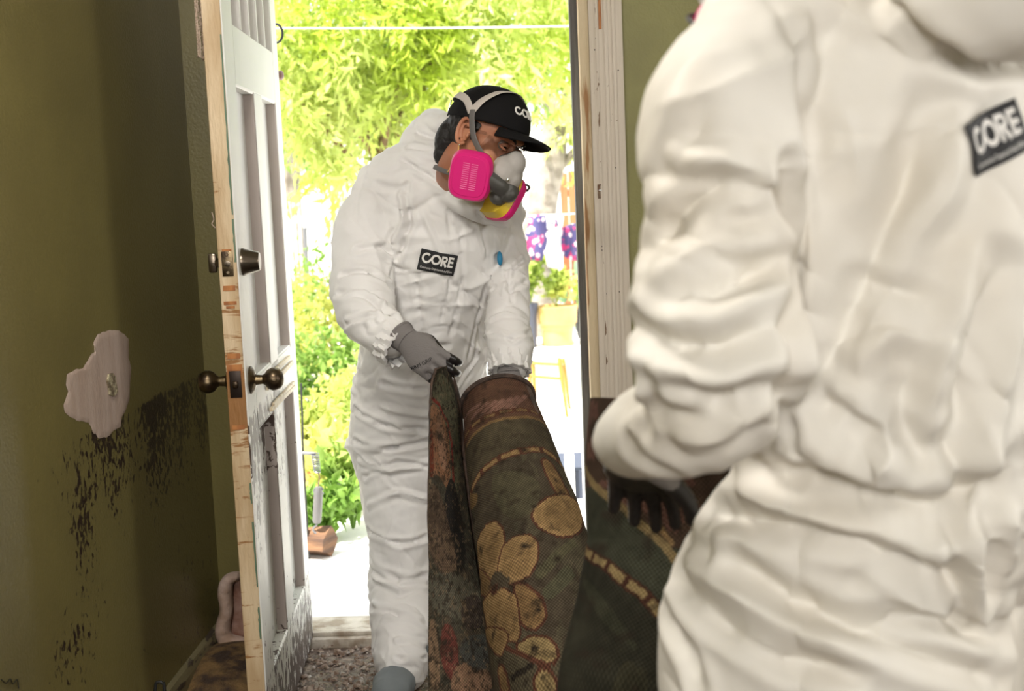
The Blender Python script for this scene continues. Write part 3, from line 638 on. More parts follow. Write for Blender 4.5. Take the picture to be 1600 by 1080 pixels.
for x, y, rx, ry in ((905, 420, 9, 22), (870, 440, 9, 14), (880, 460, 8, 15), (907, 462, 9, 22), (905, 500, 10, 18)): MB().ell(at(x, y, 12.75), (rx*u, .04, ry*u)).build('pad', cacm, cac)
# little stool of thin sticks
stm = mat('yellow_cane', (.45, .19, .03), .5)
st = empty('cane_stool', atz(857, 645, GZ), 'small yellow wooden stool frame standing on the bright patio', 'stool')
SY = 8.3
def sp_(x, y, Y): return at(x, y, Y)
for a, b in (((827, 568, SY), (829, 640, SY)), ((874, 561, SY), (886, 645, SY)), ((833, 566, SY+.3), (836, 628, SY+.3)), ((880, 562, SY+.3), (890, 634, SY+.3))):
    p, q = sp_(*a), sp_(*b); q[2] = GZ; MB().loft([p, q], (.013, .010), n=10).build('leg', stm, st)
for a, b in (((827, 568, SY), (874, 570, SY)), ((828, 588, SY), (877, 592, SY)), ((833, 567, SY+.3), (880, 570, SY+.3)), ((827, 569, SY), (833, 567, SY+.3)), ((874, 570, SY), (880, 570, SY+.3))): MB().loft([sp_(*a), sp_(*b)], .008, n=8).build('stretcher', stm, st)
# white slotted crate by the step
wc = empty('plastic_crate', at(880, 745, 5.75)*(1, 1, 0)+(0, 0, GZ), 'white plastic crate with dark slots outside, between the rug roll and the door frame', 'crate')
c0 = at(882, 720, 5.9); hw = .34; zt = c0[2]+.09; zb = GZ
bx = MB()
for x0, x1 in ((-hw, -.11), (-.075, -.03), (.0, .045), (.08, hw)): bx.box((c0[0]+(x0+x1)/2, 5.9, (zb+zt-.05)/2), (x1-x0, .02, zt-.05-zb))
bx.box((c0[0], 5.9, zt-.02), (2*hw, .03, .06)).box((c0[0], 6.35, (zb+zt)/2), (2*hw, .02, zt-zb)).box((c0[0]-hw, 6.12, (zb+zt)/2), (.02, .45, zt-zb)).box((c0[0]+hw, 6.12, (zb+zt)/2), (.02, .45, zt-zb)).box((c0[0], 5.9, zb+.02), (2*hw, .03, .05))
bx.build('walls', plas, wc, smooth=False)
MB().box((c0[0], 6.12, zb+.10), (2*hw-.04, .41, .16)).build('dark_content', mat('dark_content', (.05, .06, .09), .8), wc)
MB().box((c0[0], 5.885, zb+.035), (2*hw+.03, .02, .022), bev=.004).build('rim', plas, wc)
tag(tube('dark_twig', [atz(854, 667, GZ+.01), atz(862, 676, GZ+.012), atz(867, 686, GZ+.01)], .008, barkb), 'short dark twig lying on the bright patio beside the rug roll', 'twig')
# garden on the left, seen between the door and the worker
for i, (x, y, Y, h, r, n, L, Wd, mi, lab) in enumerate([
    (478, 640, 8.5, .75, .45, 900, .09, .05, 1, 'dense green garden bush just past the white door at elbow height'),
    (515, 590, 9.6, 1.05, .5, 800, .09, .05, 2, 'pale yellow-green bush behind the dense green bush'),
    (470, 560, 10.5, 1.15, .5, 800, .10, .05, 1, 'dark green bush furthest back beside the door edge'),
    (545, 700, 7.4, .55, .35, 500, .10, .045, 2, 'yellow-leaved low plant beside the worker in the cap at hip height'),
    (480, 735, 6.6, .52, .3, 420, .11, .055, 2, 'yellow-green plant behind the hanging spring'),
    (520, 790, 6.1, .42, .26, 330, .12, .07, 2, 'low broad-leaved plant right of the hanging spring'),
    (552, 815, 5.9, .46, .16, 200, .12, .06, 1, 'small leafy plant against the white trouser leg'),
    (500, 832, 5.75, .26, .18, 200, .11, .06, 1, 'lowest dark leafy plant above the wood block')]):
    c_ = atz(x, y+40, GZ) if y < 780 else atz(x, y+12, GZ)
    plant('garden_plant', (c_[0], c_[1], GZ), h*.95, r, int(n*1.7), L*.68, Wd*.68, leaf_m[mi], lab, 40+i, stems=9, up=.3)
e, c_ = pot('terracotta_pot', 500, 775, 6.3, [(.06, 0), (.075, .12), (.09, .13), (.09, .16), (.08, .16)], terr2, 'terracotta flowerpot half hidden in the garden leaves')
c_ = atz(520, 800, GZ); tag(MB().ell((c_[0], c_[1]+.5, GZ+.05), (.16, .12, .11)).build('garden_stone', mat('tan_stone', (.45, .30, .2), .9, bump=.6), None), 'rounded tan stone among the garden leaves', 'stone')
gs = mat('galvanised', (.20, .20, .21), .4, .7)
po = empty('metal_post', at(476, 450, 12)*(1, 1, 0)+(0, 0, GZ), 'thin grey wire-fence post beyond the white door edge', 'post')
p = at(476, 357, 12); MB().loft([(p[0], 12, GZ), p], .02, n=10).build('pole', gs, po); MB().loft([p, at(540, 352, 12)], .012, n=8).build('top_rail', gs, po)
# spring, wire and grip hanging from a stake
sk = empty('garden_stake', atz(472, 880, GZ), 'thin dark garden stake beside the white door edge', 'stake')
HY = 5.2
a = at(470.5, 600, HY); b = at(474, 716, HY); MB().loft([(b[0]-.002, HY, GZ), b, a], .004, n=8).build('rod', blackm, sk)
hs = empty('spring_hanger', at(488, 710, HY), 'grey coil spring and long grey grip hanging outside above the wood block', 'spring')
MB().loft([at(473, 708, HY), at(492, 709, HY)], .007, n=10).build('bracket', gs, hs)
p0 = at(492, 709, HY); p1 = at(496, 738, HY); n_ = 260; t = np.linspace(0, 1, n_)[:, None]; ax = (p1-p0)/np.linalg.norm(p1-p0); ux = np.array((1, 0, 0.)); uy = np.array((0, 1., 0)); a_ = t*2*pi*9
MB().loft(p0+(p1-p0)*t+.014*(ux*np.cos(a_)+uy*np.sin(a_))*(1.1-.2*t), .0028, n=6).build('coil', gs, hs)
tube('wire', [p1, at(499, 745, HY), at(497, 762, HY)], .003, barkb, hs)
MB().lathe([(.004, 0), (.012, .004), (.017, .02), (.0185, .03), (.0185, .145), (.015, .155), (.006, .158)], at(498, 760, HY), at(495, 822, HY)-at(498, 760, HY)).build('grip', mat('grey_grip', (.12, .115, .115), .4, .2), hs)
MB().loft([at(498, 768, HY)+np.array((.02*cos(q), 0, .02*sin(q))) for q in np.linspace(.3, 5.9, 14)], .003, n=6).build('shackle', gs, hs)
MB().loft([at(495, 820, HY), at(489, 828, HY), at(498, 836, HY), at(506, 838, HY)], .004, n=8, sub=4).build('hook', gs, hs)
wood = mat('split_log', (.17, .085, .04), .85, col2=(.07, .035, .02), nscale=16, stretch=(.3, .3, 2), bump=.8, bscale=40)
lg = MB(); p = atz(494, 887, GZ); lg.loft([(p[0]-.12, 5.25, GZ+.065), (p[0]-.02, 5.24, GZ+.067), (p[0]+.035, 5.22, GZ+.064)], .062, .058, U=(0, 1, 0), n=9, round_=False)
lgv = np.array(lg.v); cen = lgv.mean(0); lgv[:, 1:] = cen[1:]+(lgv[:, 1:]-cen[1:])*(1+.22*np.sin(np.arctan2(lgv[:, 2]-cen[2], lgv[:, 1]-cen[1])*4+1))[:, None]; lgv[:, 2] = np.maximum(lgv[:, 2], GZ); lg.v = [tuple(k) for k in lgv]
tag(lg.build('wood_block', wood, None), 'split brown wood block on the patio beside the white door', 'log')
# iron hook and knob on the outer wall beside the hinges
hk = empty('iron_hook', at(434, 52, 4.25), 'black iron ring hook outside above the hinge side of the door', 'hook')
MB().loft([at(431, 52, 4.3)+np.array((.0+.022*cos(q), 0, .03*sin(q))) for q in np.linspace(-1.5, 1.7, 14)], .004, n=8).build('ring', blackm, hk)
MB().loft([at(431, 52, 4.3)+(-.03, 0, .03), at(431, 52, 4.3)+(-.003, 0, .03)], .005, n=8).build('stem', blackm, hk)
MB().loft([at(431, 52, 4.3)+(-.03, -.3, .03), at(431, 52, 4.3)+(-.03, 0, .03)], .005, n=8).build('arm', blackm, hk)
kn = empty('wall_knob', at(438, 118, 4.25), 'small brown round knob outside below the iron hook', 'knob')
MB().lathe([(.006, -.03), (.006, .0), (.014, .004), (.016, .012), (.010, .018), (0, .019)], at(434, 118, 4.2), (1, 0, 0)).build('head', mat('brown_knob', (.2, .1, .08), .4), kn)
MB().loft([at(434, 118, 4.2)+(-.03, -.17, 0), at(434, 118, 4.2)+(-.03, 0, 0)], .005, n=8).build('arm', blackm, kn)
# ================================================================== DEBRIS ON THE FLOOR
dm = [mat('brown_debris', (.13, .075, .045), .7, col2=(.32, .25, .2), nscale=40), mat('grey_debris', (.42, .38, .34), .6, col2=(.2, .14, .1), nscale=60)]
for mi, (n, seed, sz) in enumerate(((9000, 5, .006), (2500, 6, .006))):
    rs = np.random.RandomState(seed); P = np.stack([rs.uniform(-1.06, .5, n), rs.uniform(2.3, 3.9, n), rs.rand(n)*.008], 1); s_ = sz*(.4+1.5*rs.rand(n)**3)
    ang = rs.rand(n)*6.28; base = np.array([(-1, -.6, 0), (1, -.8, 0), (.9, .7, 0), (-.8, .9, 0), (-.5, -.3, .5), (.5, -.4, .7), (.4, .5, .5), (-.5, .4, .8)])
    base = base[None]*(.7+.6*rs.rand(n, 8, 3))*s_[:, None, None]; c, s = np.cos(ang)[:, None], np.sin(ang)[:, None]
    v = np.stack([base[..., 0]*c-base[..., 1]*s, base[..., 0]*s+base[..., 1]*c, base[..., 2]], -1)+P[:, None]
    v = v.reshape(-1, 3); b = (np.arange(n)*8)[:, None]; q = np.array([(0, 1, 5), (0, 5, 4), (1, 2, 6), (1, 6, 5), (2, 3, 7), (2, 7, 6), (3, 0, 4), (3, 4, 7), (4, 5, 6), (4, 6, 7)])
    f = (b[:, :, None]+q[None]).reshape(-1, 3)
    leafmesh(('dirt_crumbs', 'plaster_crumbs')[mi], v, f, dm[mi], None, kind='stuff', label=('brown dirt crumbs strewn over the floor by the doorway', 'pale plaster crumbs strewn over the dirty floor')[mi], cat='debris')
foam = mat('dirty_foam', (.62, .47, .40), .9, col2=(.40, .27, .2), nscale=10, bump=.8, bscale=40); foamd = mat('stained_cloth', (.25, .12, .08), .9, col2=(.4, .25, .2), nscale=15, bump=.6, bscale=40)
fo = empty('foam_scrap', atz(365, 1015, .0), 'dirty white U-shaped foam scrap on the floor in the corner behind the door', 'foam scrap')
FYY = 3.72
mb = MB().loft([at(372, 900, FYY), at(358, 906, FYY), at(352, 925, FYY), at(354, 955, FYY), at(348, 980, FYY), at(352, 998, FYY), at(368, 1006, FYY), at(392, 1006, FYY)], (.012, .018, .022, .020, .022, .024, .024, .02), .03, U=(1, 0, 0), n=14, sub=5)
v, f = remesh(mb, .005, 3); v = crumple(v, f, .005, 14, 4); mk('rim', v, f, foam, fo)
mb = MB().loft([at(376, 905, FYY+.03), at(374, 950, FYY+.03), at(376, 1000, FYY+.03)], (.02, .03, .03), .012, U=(1, 0, 0), n=12, sub=4); v, f = remesh(mb, .005, 3); v = crumple(v, f, .006, 14, 5); mk('lining', v, f, foamd, fo)
rg = MB().ell(at(360, 1030, 3.6)*(1, 1, 0)+(0, 0, .02), (.16, .26, .075)); v, f = remesh(rg, .008, 2); v = crumple(v, f, .018, 9, 12)
tag(mk('dirt_heap', v, f, mat('ochre_dirt', (.22, .13, .05), .9, col2=(.05, .03, .02), nscale=18, bump=1, bscale=50)), 'low heap of brown rubble in the corner behind the door', 'dirt heap')
cb = tag(tube('cable_loop', [atz(240, 1078, .2)+(0, 0, -.05), at(243, 1072, 3.05), at(248, 1066, 3.05), at(254, 1068, 3.05), at(257, 1080, 3.05), (at(257, 1095, 3.05)[0], 3.05, .0)], .004, blackm), 'short black cable loop standing up by the left baseboard', 'cable')
# ================================================================== PEOPLE
def tyvek(name, c1, c2):
    m = mat(name, c1, .55, col2=c2, nscale=5, thr=(.45, .72), spec=.3); nt = m.node_tree; L = nt.links
    tc = nd(nt, 'ShaderNodeTexCoord'); hs_ = []
    for sc_, rot, di in ((7, (0, 0, 0), 1.2), (17, (1, .5, .2), .8)):
        mp = nd(nt, 'ShaderNodeMapping'); mp.inputs['Rotation'].default_value = rot; L.new(tc.outputs['Object'], mp.inputs[0])
        n = nd(nt, 'ShaderNodeTexNoise'); n.noise_type = 'RIDGED_MULTIFRACTAL'; n.inputs['Scale'].default_value = sc_; n.inputs['Detail'].default_value = 3; n.inputs['Distortion'].default_value = di; L.new(mp.outputs[0], n.inputs['Vector']); hs_.append(n.outputs['Fac'])
    a = nd(nt, 'ShaderNodeMath', operation='MULTIPLY_ADD'); L.new(hs_[1], a.inputs[0]); a.inputs[1].default_value = .4; L.new(hs_[0], a.inputs[2])
    bp = nd(nt, 'ShaderNodeBump'); bp.inputs['Strength'].default_value = .55; bp.inputs['Distance'].default_value = .006; L.new(a.outputs[0], bp.inputs['Height']); L.new(bp.outputs[0], nt.nodes['Principled BSDF'].inputs['Normal'])
    return m
suitA = tyvek('white_coverall', (.79, .775, .76), (.71, .69, .675)); suitB = tyvek('cream_white_coverall', (.80, .77, .71), (.72, .67, .59))
blackcloth = mat('black_cotton', (.006, .0055, .006), .85, spec=.2, bump=.15, bscale=160); patchm = mat('black_patch', (.012, .012, .014), .6); patchw = mat('white_print', (.80, .78, .75), .6)
skin = mat('skin', (.46, .20, .11), .5, col2=(.38, .15, .08), nscale=12); skin.node_tree.nodes['Principled BSDF'].inputs['Subsurface Weight'].default_value = .1
skin.node_tree.nodes['Principled BSDF'].inputs['Subsurface Radius'].default_value = (.01, .004, .002)
hairm = mat('black_hair', (.006, .004, .0035), .6, bump=.4, bscale=120); pinkm = mat('magenta_plastic', (.72, .015, .20), .38); pinkd = mat('pale_pink_vent', (.85, .25, .45), .5)
yelm = mat('yellow_plastic', (.72, .50, .04), .45); gmask = mat('pale_grey_rubber', (.42, .39, .36), .55); dmask = mat('dark_grey_rubber', (.075, .072, .065), .45)
strapg = mat('grey_strap', (.50, .45, .41), .7); strapd = mat('dark_grey_strap', (.12, .11, .105), .7)
glovg = mat('grey_knit_glove', (.19, .175, .17), .85, bump=.3, bscale=260); glovb = mat('black_glove_coating', (.014, .012, .012), .35)
bootm = mat('grey_shoe_cover', (.16, .18, .19), .6, bump=.2, bscale=60); whitee = mat('eye_white', (.42, .38, .35), .3); iris = mat('dark_iris', (.02, .01, .006), .15)
lens = bpy.data.materials.new('clear_lens'); lens.use_nodes = True; _b = lens.node_tree.nodes['Principled BSDF']; _b.inputs['Transmission Weight'].default_value = 1; _b.inputs['Roughness'].default_value = .03; _b.inputs['IOR'].default_value = 1.12
silver = mat('silver', (.7, .7, .68), .2, 1.0); goldm = mat('yellow_cord', (.75, .45, .12), .5)
def hand(parent, wrist, fwd, back, thumb_side, curl, cuff, size=1.0, thumb=(.5, .5), tx=1.0, spread=.10, label=None, coat=True):
    """gloved hand: palm, four bent fingers of their own lengths, a thumb that leaves the side of the palm"""
    y = np.array(fwd, float); y /= np.linalg.norm(y); z = np.array(back, float); z -= y*np.dot(z, y); z /= np.linalg.norm(z); x = np.cross(y, z)*thumb_side
    w0 = np.array(wrist, float)
    def T(p): return w0+(x*p[0]+y*p[1]+z*p[2])*size
    mb = MB(); mb.loft([T((0, -.03, 0)), T((0, 0, 0)), T((.002, .03, 0)), T((.0, .065, 0)), T((0, .09, -.002))], [.029*size, .030*size, .039*size, .044*size, .040*size], [.022*size, .021*size, .019*size, .017*size, .014*size], U=x, n=18, sub=3)
    Ls = ((.042, .026, .022), (.047, .030, .024), (.044, .028, .023), (.034, .021, .020)); xs = (.031, .0105, -.0105, -.030); ys = (.088, .093, .090, .080)
    for i in range(4):
        c = curl[i] if hasattr(curl[0], '__len__') else curl; a = 0; p = np.array((xs[i]*.9, ys[i]-.022, 0.)); pts = [T(p)]; p = np.array((xs[i], ys[i], -.001)); pts.append(T(p)); sp = spread*(1.2-i*.8)
        for L_, b in zip(Ls[i], c):
            a += b; p = p+np.array((sin(sp)*cos(a), cos(sp)*cos(a), -sin(a)))*L_; pts.append(T(p))
        r = (.0105, .0108, .0102, .0094, .0085); mb.loft(pts, [q*size for q in r], n=12, sub=3)
    t0 = np.array((.022, .018, -.006)); a1, a2 = thumb
    t1 = t0+np.array((.026*(.5+.5*tx), .024, -.008)); t2 = t1+np.array((.022*cos(a1*.6)*tx-(1-tx)*.008, .030, -.030*sin(a1))); t3 = t2+np.array((.004, .026*cos(a2), -.026*sin(a2)))
    mb.loft([T(t0), T(t1), T(t2), T(t3)], [.015*size, .0135*size, .0115*size, .0095*size], n=12, sub=3)
    v, f = remesh(mb, .0028*size, 4); v = crumple(v, f, .0012, 70, 3)
    o = mk('glove', v, f, [glovg, glovb], parent)
    if coat:
        q = (v-w0)@np.stack([x, y, z], 1)/size; nn = vnormals(v, f)@z
        co = (q[:, 1] > .035)&((nn < -.15)|(q[:, 2] < -.014)|(q[:, 1] > .135)|((q[:, 0] > .045)))
        o.data.polygons.foreach_set('material_index', [int(sum(co[i] for i in g) > 2) for g in f])
    # knitted cuff
    c_ = MB(); c_.loft([T((0, -cuff, 0)), T((0, -cuff+.008, 0)), T((0, -.012, 0)), T((0, .004, 0))], [.036*size, .035*size, .033*size, .031*size], [.029*size, .028*size, .026*size, .024*size], U=x, n=24, sub=4, round_=False)
    c_.loft([T((0, -cuff-.004, 0)), T((0, -cuff+.003, 0))], .037*size, .030*size, U=x, n=24, round_=False).build('glove_cuff', glovg, o)
    return o, T
def head_mat(c, yaw, pitch, roll):
    """face direction: yaw from 'towards the camera' to its right, pitch down, roll about the face axis"""
    F0 = np.array((sin(yaw), -cos(yaw), 0)); L0 = np.array((cos(yaw), sin(yaw), 0)); F = F0*cos(pitch)-np.array((0, 0, 1))*sin(pitch); Z = F0*sin(pitch)+np.array((0, 0, 1))*cos(pitch)
    L1 = L0*cos(roll)+Z*sin(roll); Z1 = Z*cos(roll)-L0*sin(roll)
    M = Matrix([[L1[0], F[0], Z1[0], c[0]], [L1[1], F[1], Z1[1], c[1]], [L1[2], F[2], Z1[2], c[2]], [0, 0, 0, 1]]); return M      # local +X = person's left, +Y = face, +Z = crown
def make_head(P, M, sc=1.0, full=True, necklen=.2, neckto=None, captext=True):
    M = M @ Matrix.Scale(sc, 4); R = np.array(M.to_3x3()); inv = M.inverted()
    def T(p): return np.array(M @ V(p))
    def b(mb, name, m, parent, **t): return mb.xf(M).build(name, m, parent, **t)
    mb = MB().ell((0, -.012, .035), (.074, .093, .09)).ell((0, .025, -.025), (.062, .068, .085)).ell((0, .05, -.082), (.036, .038, .028)).ell((.04, .05, -.03), (.026, .034, .03)).ell((-.04, .05, -.03), (.026, .034, .03))
    mb.loft([(0, .078, .022), (0, .097, -.008), (0, .112, -.028), (0, .098, -.036)], [.008, .010, .013, .012], n=12, sub=3)
    mb.loft([(-.05, .062, .030), (-.02, .086, .032), (0, .088, .030), (.02, .086, .032), (.05, .062, .030)], .012, n=10, sub=3)
    nk = (0, -.075, -.2) if neckto is None else tuple(inv @ V(neckto))
    mb.loft([(0, -.02, -.03), (0, -.035, -.09), nk], (.052, .052, .060), n=18, sub=3)
    for s in (-1, 1): mb.loft([(s*.012, .088, -.066), (s*.026, .078, -.068)], .008, n=8)
    v, f = remesh(mb, .003, 8)
    for s in (-1, 1):
        d = np.linalg.norm((v-np.array((s*.033, .093, .008)))*np.array((.85, 1, 1.3)), axis=1); v[:, 1] -= .016*np.exp(-(d/.017)**2)
    vw = np.array([T(p) for p in v]); hd = mk('head', vw, f, skin, P)
    for s in (-1, 1):
        e = b(MB().ell((s*.033, .077, .008), (.0115, .0115, .0115)), 'eye', whitee, hd)
        gz = np.array((s*.033-.001, .077, .008)); dn_ = np.array((.0, .97, -.22)); dn_ /= np.linalg.norm(dn_)
        b(MB().lathe([(.0062, 0), (.0058, .0012), (.003, .0024), (0, .0028)], gz+dn_*.0105, dn_, n=16), 'iris', iris, hd)
        for k, (z0, r_, a0) in enumerate(((.0095, .0046, .006), (-.0010, .0034, -.006))):   # upper and lower lid
            b(MB().loft([(s*.033+q*.0165, .0885-abs(q)**2*.009, .008+a0*(1-q*q)*.95-.001) for q in np.linspace(-1, 1, 9)], [.002, .0036, r_, r_, r_, r_, r_, .0036, .002], n=8), 'eyelid', skin, hd)
        b(MB().loft([(s*.033+q*.0165, .0905-abs(q)**2*.009, .0095+.0045*(1-q*q)) for q in np.linspace(-1, 1, 9)], .0010, n=6), 'eyelashes', hairm, hd)
        b(MB().loft([(s*.014, .098, .026), (s*.03, .096, .033), (s*.052, .076, .029)], [.003, .0042, .002], .0022, U=(0, 0, 1), n=8, sub=4), 'eyebrow', hairm, hd)
        # ear: rim, inner fold, lobe
        em = MB(); ec = np.array((s*.078, -.008, -.002))
        def E(a, r1, r2, out): return ec+np.array((s*out, -.3*r2*sin(a)*.4+r1*cos(a)*1.0, r2*sin(a)))
        em.loft([E(a, .017, .031, .004+.006*(cos(a) < .2)) for a in np.linspace(.3, 5.3, 16)], [.004]+[.0048]*14+[.004], n=10)
        em.loft([E(a, .009, .019, .004) for a in np.linspace(.9, 4.4, 9)], .0038, n=8)
        em.ell(ec+(-s*.002, .001, 0), (.004, .014, .026)).ell(ec+(s*.002, .003, -.028), (.005, .008, .009)).ell(ec+(s*.003, .013, -.006), (.005, .004, .008))
        v, f = remesh(em.xf(M), .0016, 3); mk('ear', v, f, skin, hd)
    # hair: back and sides, bunched at the nape
    hm = MB().ell((0, -.022, .03), (.081, .094, .094)).ell((0, -.085, -.03), (.058, .042, .062)).ell((0, -.082, -.075), (.045, .030, .035))
    v, f = remesh(hm, .004, 4); keep = ~((v[:, 1] > -.022-.30*(v[:, 2]-.0)) & (v[:, 2] < .045)) & ~(v[:, 1] > .045)
    v = crumple(v, f, .004, 45, 6)
    f2 = [g for g in f if all(keep[i] for i in g)]; used = sorted({i for g in f2 for i in g}); ix = {a: i for i, a in enumerate(used)}
    ho = mk('hair', [T(v[i]) for i in used], [[ix[i] for i in g] for g in f2], hairm, P)
    for s in (-1, 1): b(MB().loft([(s*.073, .012, .03), (s*.0735, .010, .008), (s*.072, .012, -.012)], [.012, .009, .003], .003, U=(0, 1, 0), n=8, sub=3), 'sideburn', hairm, ho)
    # cap: six-panel crown, bill, back strap
    def dome(th, ph): return np.array((.0885*sin(th)*cos(ph), -.012+(.112 if sin(ph) > 0 else .106)*sin(th)*sin(ph), .030+.098*cos(th)+.006*sin(th)*max(sin(ph), 0)))
    vs = []; nt_, np_ = 26, 60
    for i in range(nt_+1):
        for j in range(np_):
            th = .02+(1.60)*i/nt_; p = dome(th, 2*pi*j/np_); seam = min((j % 10), 10-(j % 10)); p = p*(1+(-.010 if seam == 0 else (.0 if seam == 1 else .004))*min(1, th)); vs.append(p)
    vs = np.array(vs); vs = vs+.0025*np.stack([fbm(vs*28, 3)]*3, 1); fs = [(i*np_+j, i*np_+(j+1) % np_, (i+1)*np_+(j+1) % np_, (i+1)*np_+j) for i in range(nt_) for j in range(np_)]
    fs = [g for g in fs if not (np.mean(vs[list(g)], 0)[1] < -.088 and np.mean(vs[list(g)], 0)[2] < .055 and abs(np.mean(vs[list(g)], 0)[0]) < .035)]
    tl_ = radians(10); cz = np.array((0, -.012, .03))
    def tilt(p): p = np.array(p, float)-cz; return cz+np.array((p[0], p[1]*cos(tl_)-p[2]*sin(tl_), p[1]*sin(tl_)+p[2]*cos(tl_)+.004))
    def TC(p): return T(tilt(p))
    def bc(mb, name, m, parent): mb.v = [tuple(tilt(p)) for p in mb.v]; return b(mb, name, m, parent)
    cap = mk('cap', [TC(p) for p in vs], fs, blackcloth, P); sm = cap.modifiers.new('s', 'SOLIDIFY'); sm.thickness = .003; sm.offset = 1
    bc(MB().lathe([(.008, 0), (.007, .003), (.003, .0055)], (0, -.012, .127), (0, 0, 1), n=16), 'button', blackcloth, cap)
    vs = []; nu, nv = 30, 14
    for i in range(nu):
        a = (i/(nu-1)-.5)*2; ph = pi/2-a*.80; e0 = np.array((.0865*cos(ph), -.012+.111*sin(ph), .031))
        for j in range(nv):
            t = j/(nv-1); ext = .078*(1-abs(a)**2.6)**.5 if abs(a) < 1 else 0; p = e0+np.array((a*.012*t, ext*t, -.012*t*t-.016*(a*a)*(.2+.8*t))); vs.append(p)
    fs = [(i*nv+j, i*nv+j+1, (i+1)*nv+j+1, (i+1)*nv+j) for i in range(nu-1) for j in range(nv-1)]
    bill = mk('bill', [TC(p) for p in vs], fs, blackcloth, cap); sm = bill.modifiers.new('s', 'SOLIDIFY'); sm.thickness = .004
    bc(MB().loft([(.05, -.098, .045), (0, -.120, .036), (-.05, -.098, .045)], .010, .0025, U=(0, 0, 1), n=8, sub=5), 'back_strap', blackcloth, cap)
    bc(MB().loft([(-.056, -.098, .062), (-.064, -.094, .060), (-.066, -.092, .036), (-.058, -.097, .034)], .0015, n=6, sub=3), 'buckle', silver, cap)
    if captext:                       # embroidered mark: an open ring running into a closed ring, then R E
        h_ = .025
        strokes = logo_strokes(h_)
        vv, ff = [], []
        for (p2, f2_) in strokes:
            n0 = len(vv)
            for (x, y) in p2: vv.append((x, y))
            ff += [[i+n0 for i in g] for g in f2_]
        out = []
        for (x, y) in vv:
            xx = x-.050; ph = pi/2-xx/.097; th = 1.22-y/.11; p = dome(th, ph); q = TC(p); c_ = T((0, -.012, .03)); d = (q-c_)/np.linalg.norm(q-c_); out.append(q+d*.005)
        lo = mk('cap_logo', out, ff, patchw, cap); sm = lo.modifiers.new('s', 'SOLIDIFY'); sm.thickness = .0015; sm.offset = 1
    # half-mask respirator
    mk_ = MB().ell((0, .098, -.055), (.052, .044, .054)).ell((0, .110, -.022), (.030, .030, .036)).loft([(0, .10, -.05), (0, .125, -.058)], [.036, .026], n=18)
    v, f = remesh(mk_.xf(M), .003, 5); rp = mk('respirator', v, f, gmask, P)
    dm_ = MB().loft([(0, .108, -.078), (0, .130, -.088), (0, .138, -.092)], [.034, .028, .022], [.034, .028, .022], n=20).loft([(-.058, .095, -.078), (-.03, .118, -.082), (0, .124, -.086), (.03, .118, -.082), (.058, .095, -.078)], [.020, .021, .02, .021, .020], n=14, sub=3)
    dm_.ell((0, .112, -.112), (.024, .022, .018)); v, f = remesh(dm_.xf(M), .0028, 3); mk('mask_housing', v, f, dmask, rp)
    b(MB().lathe([(.021, 0), (.020, .004), (.014, .006), (.013, .003), (0, .003)], (0, .138, -.095), (0, .90, -.42)), 'exhale_valve', dmask, rp)
    b(MB().lathe([(.005, 0), (.005, .002), (.002, .003)], (-.034, .134, -.062), (-.6, .8, .1), n=12), 'rivet', silver, rp)
    for s in (-1, 1):
        c_ = np.array((-.084, .066, -.093)) if s < 0 else np.array((.066, .096, -.110)); nrm = np.array((s*.84, .42, -.20)); nrm /= np.linalg.norm(nrm); up = np.array((0, -.30, 1.)); up -= nrm*np.dot(up, nrm); up /= np.linalg.norm(up); rt = np.cross(up, nrm)
        def lay(name, m, h0, h1, wa, wb, r_in=1):
            mb = MB(); mb.loft([c_+nrm*h0, c_+nrm*(h0*.6+h1*.4), c_+nrm*h1], [wa, wa*1.0, wb], [wa*1.16, wa*1.16, wb*1.16], U=rt, n=36, round_=False, sq=3.6, sub=2); return b(mb, name, m, rp)
        lay('cartridge_rim', yelm, -.036, -.010, .050, .052); cg = lay('filter_cartridge', pinkm, -.012, .009, .053, .048)
        mb = MB().loft([c_+nrm*.006, c_+nrm*.0105], [.044, .041], [.052, .048], U=rt, n=36, round_=False, sq=3.6); b(mb, 'cartridge_cover', pinkm, cg)
        for k in range(13):
            zz = (k-6)*.0052
            for qx in (-.0105, .0105): b(MB().box(c_+nrm*.0108+up*zz+rt*qx, (.016, .0014, .0008), np.stack([rt, up, nrm], 1)), 'vent_slot', pinkd, cg)
        b(MB().loft([c_-nrm*.03, c_-nrm*.012], .016, n=16), 'bayonet', dmask, rp)
        if s == 1:
            pass
    for (x, y) in ((.012, 0), (.022, .004)): b(MB().box(np.array((.0975, .062, -.10))+np.array((0, x-.01, y)), (.001, .004, .008)), 'cartridge_print', blackcloth, rp)
    # straps: a head yoke over the cap and side straps down to the mask
    def onhead(pts, lift=1.055): return [tuple(np.array((0, -.012, .03))+(np.array(p)-np.array((0, -.012, .03)))*lift) for p in pts]
    for s in (-1, 1):
        y0 = (s*.0925, -.008, .046)
        b(MB().loft([y0, (s*.0885, .004, .083), (s*.062, .018, .118), (s*.02, .024, .1335), (0, .025, .135)], [.0095]*5, .0018, U=(0, 1, .2), n=10, sub=5), 'head_strap', strapg, rp)
        b(MB().loft([y0, (s*.0895, -.040, .068), (s*.076, -.078, .070), (s*.04, -.108, .062), (0, -.118, .058)], [.0095]*5, .0018, U=(0, .5, 1), n=10, sub=5), 'head_strap', strapg, rp)
        b(MB().loft([(s*.0935, -.006, .052), (s*.0925, .004, .030), (s*.083, .030, -.010), (s*.066, .078, -.044), (s*.056, .095, -.056)], [.008, .008, .008, .008, .008], .0018, U=(0, 1, .3), n=10, sub=5), 'side_strap', strapd, rp)
        b(MB().box((s*.062, .086, -.050), (.010, .016, .020), bev=.003), 'strap_clip', dmask, rp)
